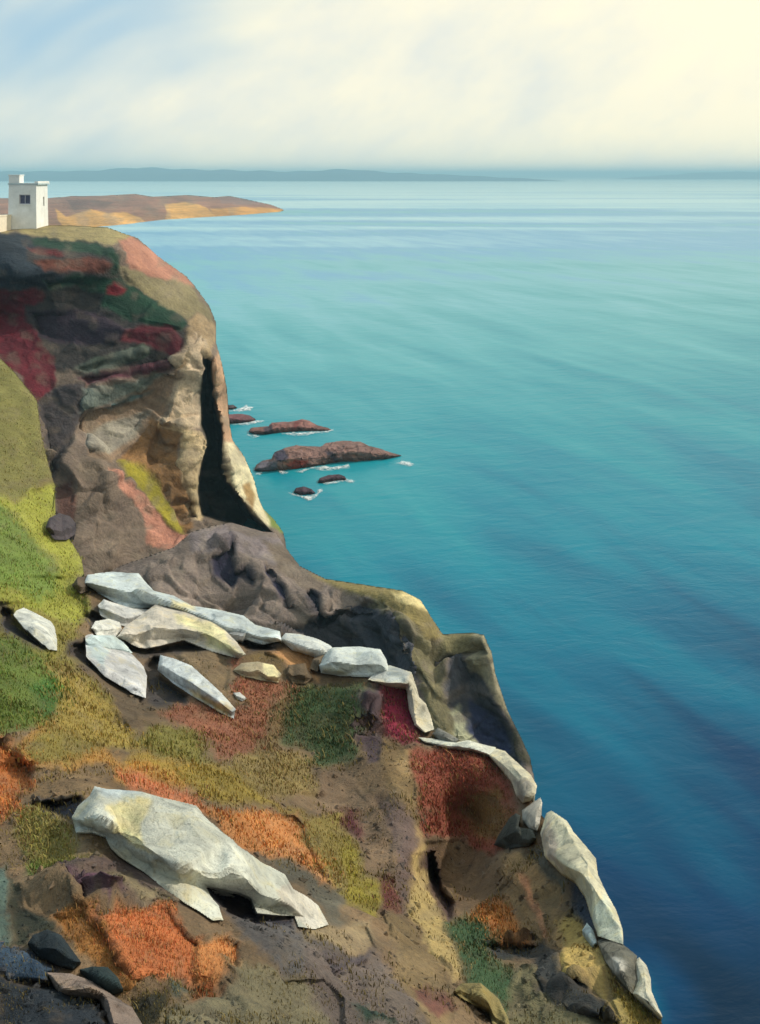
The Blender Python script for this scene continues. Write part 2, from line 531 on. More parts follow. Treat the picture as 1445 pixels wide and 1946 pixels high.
# ------------------------------------------------------------------ the sea
def build_sea():
    m, nt, b = node_mat('sea_water')
    L = nt.links
    tc = nt.nodes.new('ShaderNodeTexCoord')
    o = tc.outputs['Object']

    def mapped(rot, scale):
        mp = nt.nodes.new('ShaderNodeMapping')
        mp.vector_type = 'TEXTURE'
        mp.inputs['Rotation'].default_value = (0, 0, math.radians(rot))
        mp.inputs['Scale'].default_value = scale
        L.new(o, mp.inputs[0])
        return mp.outputs[0]

    def mth(op, a, b_=None):
        n = nt.nodes.new('ShaderNodeMath'); n.operation = op
        for i, s in enumerate((a, b_)):
            if s is None: continue
            if isinstance(s, (int, float)): n.inputs[i].default_value = s
            else: L.new(s, n.inputs[i])
        return n.outputs[0]
    sep = nt.nodes.new('ShaderNodeSeparateXYZ'); L.new(o, sep.inputs[0])
    # the bed: deep right under the cliffs, a pale sand bank some 250-450 m out, open water beyond, paled by sky reflection painted into its colour
    yy = mth('ADD', sep.outputs[1], mth('MULTIPLY', sep.outputs[0], -0.42))
    lg = mth('LOGARITHM', mth('MAXIMUM', yy, 20.0), 10.0)
    st1 = noise_node(nt, 1.0, 3, 0.55, mapped(-66, (90, 20, 1)), 0.5)     # current streaks
    st2 = noise_node(nt, 1.0, 2, 0.5, mapped(-58, (30, 8, 1)), 0.3)
    st3 = noise_node(nt, 1.0, 4, 0.55, mapped(-10, (420, 110, 1)), 0.4)   # bank edges
    t = mth('ADD', lg, mth('MULTIPLY', mth('SUBTRACT', st1.outputs['Fac'], 0.5), 0.55))
    t = mth('ADD', t, mth('MULTIPLY', mth('SUBTRACT', st2.outputs['Fac'], 0.5), 0.22))
    t = mth('ADD', t, mth('MULTIPLY', mth('SUBTRACT', st3.outputs['Fac'], 0.5), 0.34))
    t = mth('DIVIDE', mth('SUBTRACT', t, 1.7), 1.8)     # 50 m -> 0, 3.1 km -> 1
    # a shallow sandy shelf at the foot of the near cliff
    sx = mth('DIVIDE', mth('SUBTRACT', sep.outputs[0], 20.5), 5.0); sy = mth('DIVIDE', mth('SUBTRACT', sep.outputs[1], 65.0), 5.5)
    sh_ = mth('MAXIMUM', mth('SUBTRACT', 1.0, mth('ADD', mth('MULTIPLY', sx, sx), mth('MULTIPLY', sy, sy))), 0.0)
    t = mth('ADD', t, mth('MULTIPLY', mth('MULTIPLY', sh_, mth('MAXIMUM', mth('SUBTRACT', st2.outputs['Fac'], 0.28), 0.0)), 0.5))
    far = noise_node(nt, 1.0, 4, 0.55, mapped(-3, (1500, 260, 1)), 0.3)        # wind lanes on the open water
    ff_ = mth('MULTIPLY', mth('MULTIPLY', mth('SUBTRACT', far.outputs['Fac'], 0.5), 1.5), mth('MINIMUM', mth('MAXIMUM', mth('DIVIDE', mth('SUBTRACT', yy, 350.0), 600.0), 0.0), 1.0))
    t = mth('ADD', t, ff_)
    col = ramp_node(nt, t, [(0.00, tuple(lin((0, 38, 66)))), (0.08, tuple(lin((0, 56, 94)))), (0.16, tuple(lin((0, 92, 124)))),
                            (0.25, tuple(lin((4, 120, 144)))), (0.34, tuple(lin((24, 136, 152)))), (0.45, tuple(lin((70, 156, 166)))),
                            (0.55, tuple(lin((104, 170, 182)))), (0.66, tuple(lin((92, 154, 190)))), (0.80, tuple(lin((136, 184, 202)))), (1.0, tuple(lin((176, 208, 212))))])
    L.new(col, b.inputs['Base Color'])
    b.inputs['Roughness'].default_value = 0.30
    b.inputs['IOR'].default_value = 1.33
    b.inputs['Specular IOR Level'].default_value = 0.16
    w1 = noise_node(nt, 1.0, 5, 0.58, mapped(12, (11.0, 5.0, 1)), 0.4)
    w2 = noise_node(nt, 1.0, 3, 0.6, mapped(-8, (2.6, 1.2, 1)), 0.3)
    b1 = nt.nodes.new('ShaderNodeBump'); b1.inputs['Strength'].default_value = 0.4; b1.inputs['Distance'].default_value = 0.9
    L.new(w1.outputs['Fac'], b1.inputs['Height'])
    b2 = nt.nodes.new('ShaderNodeBump'); b2.inputs['Strength'].default_value = 0.25; b2.inputs['Distance'].default_value = 0.22
    L.new(w2.outputs['Fac'], b2.inputs['Height']); L.new(b1.outputs[0], b2.inputs['Normal'])
    L.new(b2.outputs[0], b.inputs['Normal'])
    R = 70000.0
    me = bpy.data.meshes.new('sea')
    me.from_pydata([(-R, -3000, 0), (R, -3000, 0), (R, R, 0), (-R, R, 0)], [], [(0, 1, 2, 3)])
    me.materials.append(m)
    ob = bpy.data.objects.new('sea', me); COL.objects.link(ob)
    tag(ob, kind='structure')


build_sea()

# ------------------------------------------------------------------ hazy hills on the horizon and the brown peninsula
MAT_FAR = ground_material('far_land', 40.0, 0.3, (0.8, 1.2))


def ridge_land(name, crest, d, width, colour, seed):
    """long low land: crest = (survey column, height in m) pairs at distance d"""
    xs = np.linspace(crest[0][0], crest[-1][0], 260)
    hs = np.interp(xs, [c[0] for c in crest], [c[1] * 1.12 for c in crest])
    hs = hs * (1 + .10 * np.sin(xs / 31.0 + seed) + .05 * np.sin(xs / 11.0))
    X = (xs - CU) * d / F
    t = np.linspace(-1, 1, 15)
    TT, XX = np.meshgrid(t, X, indexing='ij')
    HH = np.tile(hs, (15, 1)) * np.clip(1 - np.abs(TT) ** 1.6, 0, 1)
    q = np.stack([XX / 900, TT * 2, HH * 0], -1).reshape(-1, 3)
    HH = HH * (1 + .16 * fbm(q, 4, seed).reshape(HH.shape)) - 2.5
    P = np.stack([XX, d + TT * width + 0 * XX, HH], -1).reshape(-1, 3)
    idx = np.arange(P.shape[0]).reshape(15, 260)
    Q = np.stack([idx[:-1, :-1], idx[:-1, 1:], idx[1:, 1:], idx[1:, :-1]], -1).reshape(-1, 4)
    ob = mesh_np(name, P, Q, MAT_FAR, np.tile(lin(colour), (len(P), 1)))
    tag(ob, kind='structure')


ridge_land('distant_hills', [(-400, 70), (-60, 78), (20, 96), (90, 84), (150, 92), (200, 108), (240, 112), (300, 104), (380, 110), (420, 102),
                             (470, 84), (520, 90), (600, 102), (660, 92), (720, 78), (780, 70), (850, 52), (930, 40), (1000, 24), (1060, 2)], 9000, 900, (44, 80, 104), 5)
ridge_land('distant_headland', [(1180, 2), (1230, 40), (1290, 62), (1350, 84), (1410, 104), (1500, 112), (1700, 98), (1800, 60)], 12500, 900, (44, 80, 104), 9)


def sea_depth(v):
    return EYE * F / np.maximum(v - V0, 4.0)


def build_peninsula():
    top = pg('a', [(-300, 180), (0, 182), (220, 183), (330, 175), (480, 172), (620, 165), (700, 178), (860, 170), (980, 180), (1050, 174), (1130, 190), (1240, 214), (1300, 237)])
    bot = pg('a', [(1280, 252), (1060, 270), (880, 281), (740, 291), (620, 305), (500, 318), (430, 323), (200, 332), (0, 340), (-300, 350)])
    bx = np.array([p[0] for p in bot])[::-1]; by = np.array([p[1] for p in bot])[::-1]

    def depth(u, v):
        vb = np.interp(u, bx, by)
        d0 = sea_depth(vb)
        k = np.clip(vb - v, 0, 60)
        return d0 * (1 + 0.0046 * k + 0.00012 * k * k)
    ochre = (205, 152, 78)
    pat = [((150, 104, 80), 1, pg('a', [(-300, 160), (1300, 160), (1300, 240), (-300, 300)])),
           (ochre, 1, pg('a', [(255, 236), (300, 268), (340, 255), (420, 235), (500, 250), (560, 248), (640, 270), (690, 300), (500, 330), (300, 330), (265, 280)])),
           (ochre, 1, pg('a', [(750, 215), (880, 202), (940, 225), (1010, 275), (900, 290), (750, 296), (765, 250)])),
           ((196, 140, 66), 1, pg('a', [(960, 232), (1100, 222), (1310, 234), (1280, 262), (1060, 280), (1000, 280)])),
           ((150, 112, 100), 1, pg('a', [(1000, 178), (1060, 172), (1130, 188), (1220, 215), (1100, 212), (1010, 205)])),
           ((124, 84, 66), 1, pg('a', [(300, 190), (520, 200), (480, 230), (340, 240)]))]
    ob = relief('peninsula', top + bot, depth, 2.0, MAT_FAR, lambda u, v, P: paint(u, v, ((150, 106, 76), 1), pat, 0.95, 2.5, 1.5),
                rough=((120, 12, 4), (30, 3, 3)), fac=((110, 22), (40, 7)), sharp=30.0, soft=.4, skirt=((60, -8), (200, -40), (260, -60)), rim=(0.03, 4))
    tag(ob, kind='structure')


build_peninsula()

# ------------------------------------------------------------------ the headland with its cleft
MAT_HEAD = ground_material('headland_ground', 0.4, 0.45, (0.76, 1.2))
G, R_ = 1.0, 0.0
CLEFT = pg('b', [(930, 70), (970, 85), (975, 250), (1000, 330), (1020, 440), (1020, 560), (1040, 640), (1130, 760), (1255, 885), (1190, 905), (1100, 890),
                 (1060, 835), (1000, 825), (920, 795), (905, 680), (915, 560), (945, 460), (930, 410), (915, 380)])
HEAD_OUT = [(-300, 425), (0, 436), (40, 427), (130, 428), (205, 432), (240, 445), (262, 452), (305, 490), (355, 525), (372, 545), (398, 580), (411, 612),
            (411, 650), (422, 690), (432, 740), (436, 800), (442, 835), (465, 868), (483, 910), (492, 945), (500, 965), (520, 985), (538, 1010),
            (548, 1045), (600, 1100), (600, 1300), (-300, 1300)]
HEAD_PTS = [(-300, 430, 172), (0, 430, 170), (130, 430, 168), (205, 434, 166), (-300, 452, 152), (0, 448, 152), (120, 456, 151), (225, 472, 149),
            (300, 490, 161), (350, 525, 161), (410, 610, 157), (330, 570, 149), (240, 540, 145), (370, 620, 147), (350, 650, 141), (430, 760, 150),
            (440, 830, 149), (500, 960, 146), (540, 1030, 143), (-300, 650, 128), (0, 600, 140), (150, 560, 142), (0, 700, 128), (100, 800, 126),
            (200, 700, 134), (300, 720, 139), (370, 720, 140), (310, 800, 136), (380, 820, 137), (385, 700, 140), (372, 980, 131), (240, 860, 132),
            (205, 890, 124), (300, 880, 134), (330, 960, 128), (350, 1040, 122), (200, 1000, 118), (100, 950, 117), (150, 1080, 112), (410, 700, 141),
            (430, 880, 139), (510, 1010, 137), (400, 1050, 118), (-300, 900, 112), (-300, 1250, 100), (200, 1250, 104), (500, 1150, 120), (600, 1150, 120)]
HEAD_PATCH = [
    ((150, 136, 96), G, pg('a', [(-900, 250), (0, 250), (220, 270), (460, 280), (620, 350), (600, 365), (545, 380), (520, 400), (380, 380), (130, 352), (0, 340), (-900, 340)])),
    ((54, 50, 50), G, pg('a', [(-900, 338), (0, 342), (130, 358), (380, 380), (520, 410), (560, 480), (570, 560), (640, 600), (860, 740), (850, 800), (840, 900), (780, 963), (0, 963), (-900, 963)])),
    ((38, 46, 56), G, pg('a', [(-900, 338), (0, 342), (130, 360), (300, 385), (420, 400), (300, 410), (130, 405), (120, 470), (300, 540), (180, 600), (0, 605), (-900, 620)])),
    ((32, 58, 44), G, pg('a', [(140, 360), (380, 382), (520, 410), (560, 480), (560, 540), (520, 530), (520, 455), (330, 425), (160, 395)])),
    ((96, 36, 38), G, pg('a', [(130, 405), (260, 412), (300, 440), (180, 436)])),
    ((92, 52, 42), G, pg('a', [(160, 470), (300, 460), (480, 460), (522, 485), (500, 515), (420, 530), (200, 515)])),
    ((28, 58, 44), G, pg('a', [(190, 560), (330, 540), (560, 545), (640, 610), (800, 690), (862, 750), (830, 790), (640, 750), (470, 690), (480, 620), (300, 590), (220, 600)])),
    ((96, 20, 30), G, pg('a', [(500, 590), (530, 560), (580, 595), (540, 635), (485, 625)])),
    ((88, 24, 36), G, pg('a', [(-600, 620), (0, 610), (100, 605), (210, 620), (200, 660), (120, 680), (130, 760), (240, 920), (230, 963), (100, 990), (0, 960), (-600, 920)])),
    ((90, 28, 40), G, pg('b', [(-600, -40), (100, -20), (240, 60), (250, 200), (300, 280), (240, 300), (170, 280), (100, 170), (20, 90), (-600, 80)])),
    ((48, 38, 50), G, pg('a', [(130, 700), (440, 700), (560, 760), (600, 790), (530, 860), (250, 850), (170, 820)])),
    ((84, 28, 38), G, pg('a', [(570, 790), (640, 765), (790, 770), (835, 830), (840, 860), (790, 920), (700, 870), (560, 840)])),
    ((66, 86, 70), G, pg('a', [(560, 900), (650, 855), (690, 890), (560, 950), (420, 980), (430, 930)])),
    ((66, 60, 62), G, pg('b', [(170, 270), (250, 200), (380, 190), (400, 220), (360, 300), (370, 340), (300, 520), (230, 640), (190, 400)])),
    ((86, 92, 84), G, pg('b', [(340, 120), (640, 20), (690, 30), (560, 110), (400, 150)])),
    ((88, 50, 60), G, pg('b', [(360, 160), (560, 120), (780, 80), (780, 120), (560, 160), (400, 200)])),
    ((100, 108, 102), R_, pg('b', [(380, 220), (640, 170), (760, 130), (700, 200), (560, 260), (410, 310), (350, 330)])),
    ((128, 108, 90), R_, pg('b', [(400, 330), (560, 270), (760, 140), (830, 60), (850, 120), (760, 260), (740, 340), (640, 420), (540, 520), (490, 560), (400, 540)])),
    ((74, 100, 104), R_, pg('b', [(500, 290), (700, 215), (620, 270), (510, 310)])),
    ((132, 126, 116), R_, pg('b', [(400, 420), (520, 360), (700, 310), (640, 400), (500, 510), (390, 500)])),
    ((128, 118, 90), G, pg('a', [(555, 490), (600, 500), (700, 540), (850, 560), (885, 590), (960, 690), (975, 740), (900, 700), (860, 740), (640, 600), (570, 560)])),
    ((172, 122, 104), G, pg('a', [(540, 375), (600, 355), (650, 385), (750, 460), (860, 550), (890, 590), (800, 565), (700, 540), (600, 500), (570, 440)])),
    ((160, 138, 108), R_, pg('a', [(860, 760), (900, 700), (960, 735), (1000, 760), (1000, 820), (960, 880), (950, 963), (840, 963), (845, 820)])),
    ((184, 164, 140), R_, pg('b', [(770, 80), (850, 10), (910, -60), (945, 0), (940, 60), (930, 200), (915, 390), (830, 410), (740, 385), (740, 350), (800, 200), (840, 150)])),
    ((128, 96, 62), R_, pg('b', [(700, 350), (830, 415), (820, 480), (820, 560), (860, 700), (880, 840), (850, 880), (800, 740), (640, 600), (540, 540), (640, 430)])),
    ((190, 168, 132), R_, pg('b', [(740, 388), (830, 405), (900, 410), (945, 450), (930, 520), (910, 620), (908, 700), (925, 805), (890, 815), (860, 700), (820, 560), (835, 480), (830, 430)])),
    ((146, 136, 46), G, pg('b', [(530, 540), (560, 540), (700, 640), (820, 770), (855, 890), (800, 840), (700, 740), (600, 630)])),
    ((178, 126, 108), R_, pg('b', [(480, 590), (520, 590), (590, 650), (680, 720), (800, 850), (870, 890), (850, 940), (820, 1000), (740, 980), (680, 920), (670, 820), (640, 760), (540, 660)])),
    ((92, 66, 60), R_, pg('b', [(260, 650), (330, 630), (360, 700), (350, 800), (270, 780)])),
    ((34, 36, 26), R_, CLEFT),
    ((178, 142, 114), R_, pg('b', [(972, 90), (1000, 50), (1045, 160), (1060, 270), (1066, 470), (1022, 470), (1012, 380), (985, 300), (978, 200)])),
    ((212, 200, 166), R_, pg('b', [(1022, 465), (1070, 465), (1120, 530), (1160, 600), (1190, 680), (1215, 780), (1235, 835), (1190, 822), (1130, 745), (1060, 660), (1032, 590)])),
    ((150, 122, 80), R_, pg('b', [(1110, 660), (1140, 650), (1170, 700), (1150, 770), (1130, 740)])),
    ((104, 118, 56), G, pg('b', [(1195, 690), (1260, 760), (1310, 830), (1310, 880), (1235, 840), (1212, 790)])),
]
head_depth = TPS(HEAD_PTS, 1e-4)
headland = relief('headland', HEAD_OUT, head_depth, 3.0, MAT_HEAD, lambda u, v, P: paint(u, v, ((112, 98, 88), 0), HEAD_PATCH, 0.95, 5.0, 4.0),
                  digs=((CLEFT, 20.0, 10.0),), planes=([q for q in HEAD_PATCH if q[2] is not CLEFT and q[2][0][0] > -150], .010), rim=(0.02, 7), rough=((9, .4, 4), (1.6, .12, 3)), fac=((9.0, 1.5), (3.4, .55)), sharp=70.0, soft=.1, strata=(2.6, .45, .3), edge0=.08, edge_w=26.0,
                  skirt=((6, -3), (16, -20), (22, -60)), seed=4)
tag(headland, kind='structure')

# ------------------------------------------------------------------ the low cliff spur in the cove
SPUR_OUT = [(140, 1120), (200, 1085), (330, 1040), (365, 1010), (400, 1000), (440, 992), (500, 1010), (525, 1012), (545, 1042), (570, 1075), (620, 1100),
            (700, 1112), (765, 1122), (800, 1140), (825, 1180), (842, 1205), (900, 1202), (920, 1206), (935, 1240), (942, 1280), (965, 1350), (990, 1400),
            (1008, 1440), (1016, 1480), (1010, 1530), (1000, 1620), (600, 1560), (140, 1400)]
SPUR_PTS = [(200, 1090, 112), (365, 1010, 118), (440, 995, 121), (525, 1015, 122), (570, 1075, 116), (700, 1112, 106), (800, 1140, 100), (842, 1205, 99),
            (920, 1206, 94), (942, 1280, 91), (990, 1400, 87), (1014, 1480, 85), (300, 1120, 106), (450, 1080, 112), (520, 1120, 108), (450, 1180, 105),
            (620, 1170, 105), (700, 1210, 104), (780, 1220, 95), (840, 1300, 92), (900, 1290, 96), (960, 1400, 91), (880, 1400, 88), (700, 1300, 101),
            (500, 1300, 100), (1000, 1550, 82), (700, 1500, 90), (300, 1350, 98)]
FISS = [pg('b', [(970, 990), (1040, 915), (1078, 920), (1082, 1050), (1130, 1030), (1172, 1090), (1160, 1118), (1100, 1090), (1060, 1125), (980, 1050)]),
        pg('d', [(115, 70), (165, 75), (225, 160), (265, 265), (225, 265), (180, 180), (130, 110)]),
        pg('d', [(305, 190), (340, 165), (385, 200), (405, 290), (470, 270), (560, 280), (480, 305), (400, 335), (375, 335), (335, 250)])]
SPUR_PATCH = [
    ((122, 112, 114), R_, pg('b', [(860, 880), (1040, 830), (1060, 880), (1250, 890), (1320, 920), (1350, 1000), (1250, 1020), (1100, 960), (970, 960), (870, 960)])),
    ((104, 92, 82), R_, pg('d', [(120, -60), (260, -20), (300, 60), (400, 130), (380, 200), (280, 150), (200, 80)])),
    ((70, 72, 82), R_, pg('d', [(150, 330), (400, 320), (560, 235), (700, 255), (790, 400), (830, 500), (820, 600), (690, 560), (640, 480), (440, 460), (300, 400)])),
    ((120, 108, 70), G, pg('d', [(330, 100), (500, 125), (700, 150), (820, 180), (880, 230), (920, 320), (960, 375), (870, 420), (830, 330), (740, 270), (600, 205), (450, 165)])),
    ((210, 192, 140), R_, pg('d', [(700, 180), (790, 185), (860, 225), (880, 260), (800, 232), (720, 205)])),
    ((106, 100, 76), R_, pg('d', [(580, 240), (640, 215), (760, 285), (830, 330), (880, 400), (950, 400), (940, 480), (950, 600), (1000, 700), (1015, 850), (900, 830), (850, 680), (825, 560), (800, 440), (720, 285)])),
    ((122, 114, 82), G, pg('d', [(930, 370), (1090, 355), (1075, 400), (1060, 460), (1000, 480), (945, 440)])),
    ((62, 64, 72), R_, pg('d', [(955, 450), (1060, 470), (1130, 560), (1200, 690), (1270, 800), (1320, 960), (1300, 1100), (1100, 1100), (1040, 800), (1000, 700), (950, 600)])),
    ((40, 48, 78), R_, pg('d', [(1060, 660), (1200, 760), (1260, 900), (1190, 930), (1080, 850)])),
    ((152, 144, 118), R_, pg('d', [(1058, 400), (1090, 360), (1150, 375), (1185, 440), (1200, 520), (1250, 660), (1270, 770), (1210, 700), (1130, 565), (1075, 515), (1060, 460)])),
    ((148, 148, 124), R_, pg('d', [(985, 720), (1020, 700), (1055, 800), (1110, 870), (1010, 850)])),
    ((62, 60, 48), R_, pg('d', [(1230, 720), (1280, 770), (1350, 850), (1390, 940), (1380, 1030), (1290, 930), (1260, 820)])),
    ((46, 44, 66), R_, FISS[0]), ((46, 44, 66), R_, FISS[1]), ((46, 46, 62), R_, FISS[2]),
]
spur_depth = TPS(SPUR_PTS, 1e-4)
spur = relief('cliff', SPUR_OUT, spur_depth, 3.0, MAT_HEAD, lambda u, v, P: paint(u, v, ((118, 106, 100), 0), SPUR_PATCH, 1.1, 4.5, 5.0, 21),
              digs=tuple((p, 1.7, 8.0) for p in FISS), planes=(SPUR_PATCH[:-3], .011), rim=(0.025, 8), rough=((6, .15, 3), (1.2, .08, 3)), fac=((8.0, 1.4), (3.2, .5)), sharp=90.0, soft=.05, strata=(1.9, .3, .35), edge0=.04, edge_w=34.0,
              skirt=((4, -1.5), (12, -14), (16, -60)), seed=14)
tag(spur, kind='structure')

# ------------------------------------------------------------------ the near hillside
MAT_NEAR = ground_material('hillside_ground', 0.06, 0.55, (0.80, 1.2))
NEAR_OUT = [(-420, 500), (0, 680), (30, 710), (70, 760), (80, 830), (92, 880), (105, 925), (100, 970), (130, 1020), (155, 1060), (160, 1090), (150, 1108),
            (180, 1108), (290, 1125), (380, 1160), (520, 1200), (560, 1218), (640, 1250), (715, 1250), (778, 1290), (795, 1345), (820, 1388), (925, 1425),
            (978, 1465), (1008, 1500), (1015, 1535), (1040, 1560), (1092, 1610), (1140, 1710), (1172, 1785), (1200, 1830), (1225, 1875), (1256, 1946),
            (1290, 2050), (1350, 2300), (-420, 2300)]
NEAR_PTS = [(-250, 600, 66), (0, 690, 58), (75, 800, 50), (100, 930, 42), (150, 1070, 35), (-250, 900, 42), (0, 850, 44), (0, 1000, 33), (-250, 1150, 27),
            (0, 1180, 24), (100, 1130, 29), (0, 1300, 18.5), (120, 1350, 19), (0, 1450, 14.5), (-250, 1450, 13.5), (100, 1480, 13.5), (200, 1110, 33),
            (300, 1140, 32), (520, 1200, 30), (640, 1250, 28.5), (785, 1290, 27), (822, 1385, 25), (930, 1420, 22.8), (1015, 1495, 19.8), (1045, 1550, 17.8),
            (1100, 1610, 16), (1182, 1785, 12.8), (1258, 1946, 10.4), (1300, 2100, 9), (250, 1250, 27), (400, 1300, 25.5), (300, 1350, 22.5), (200, 1420, 17.5),
            (450, 1400, 22), (520, 1310, 26), (700, 1310, 26.2), (600, 1440, 22.5), (720, 1440, 22), (740, 1390, 24.5), (800, 1400, 24.4), (400, 1470, 17.5),
            (550, 1520, 18), (650, 1560, 18.5), (900, 1440, 22), (860, 1560, 21), (960, 1560, 19.8), (797, 1500, 20), (795, 1620, 17.3), (790, 1700, 15.3),
            (860, 1860, 11.5), (830, 1670, 18.6), (880, 1720, 16.8), (950, 1650, 17.8), (1020, 1650, 16.4), (950, 1770, 14.8), (1060, 1760, 14.2),
            (1050, 1860, 12.3), (1150, 1850, 11.9), (1150, 1946, 10.5), (950, 1900, 11.8), (950, 1946, 10.9), (700, 1650, 15.6), (600, 1650, 14), (500, 1590, 14),
            (400, 1550, 13), (170, 1510, 12), (100, 1520, 12.3), (0, 1600, 11), (-250, 1700, 8.5), (250, 1640, 10.4), (400, 1680, 10.4), (620, 1770, 10.8),
            (300, 1720, 9.4), (480, 1760, 9.8), (700, 1800, 11.2), (100, 1750, 8.9), (0, 1800, 8.2), (300, 1820, 8.4), (420, 1850, 8.5), (600, 1870, 8.9),
            (750, 1900, 9.6), (0, 1946, 7.2), (300, 1946, 7.5), (600, 1946, 8.1), (800, 1946, 9.2), (-250, 2000, 6), (0, 2300, 5), (600, 2300, 5.5),
            (1200, 2300, 7), (-250, 2300, 4.8)]
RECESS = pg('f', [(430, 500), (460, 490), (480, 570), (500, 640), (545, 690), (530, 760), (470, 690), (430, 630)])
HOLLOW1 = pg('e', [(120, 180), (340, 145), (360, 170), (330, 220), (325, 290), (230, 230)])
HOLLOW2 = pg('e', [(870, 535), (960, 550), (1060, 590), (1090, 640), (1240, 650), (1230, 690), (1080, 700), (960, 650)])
GAPS = [pg('c', [(-10, 270), (15, 252), (60, 262), (70, 300), (120, 355), (225, 430), (200, 445), (110, 405), (50, 375), (5, 355)]),
        pg('c', [(375, 295), (420, 262), (475, 290), (530, 330), (520, 400), (440, 395), (420, 340)]),
        pg('c', [(290, 470), (330, 415), (400, 408), (405, 480), (470, 550), (440, 545), (370, 505)]),
        pg('c', [(520, 410), (545, 398), (650, 425), (700, 435), (760, 420), (860, 400), (960, 440), (900, 460), (740, 470), (660, 475), (560, 450)]),
        pg('c', [(660, 510), (700, 470), (740, 480), (735, 560), (800, 610), (870, 655), (850, 695), (700, 705), (630, 690), (668, 640)]),
        pg('c', [(1040, 372), (1180, 400), (1290, 395), (1300, 420), (1220, 450), (1130, 445), (1090, 410)])]
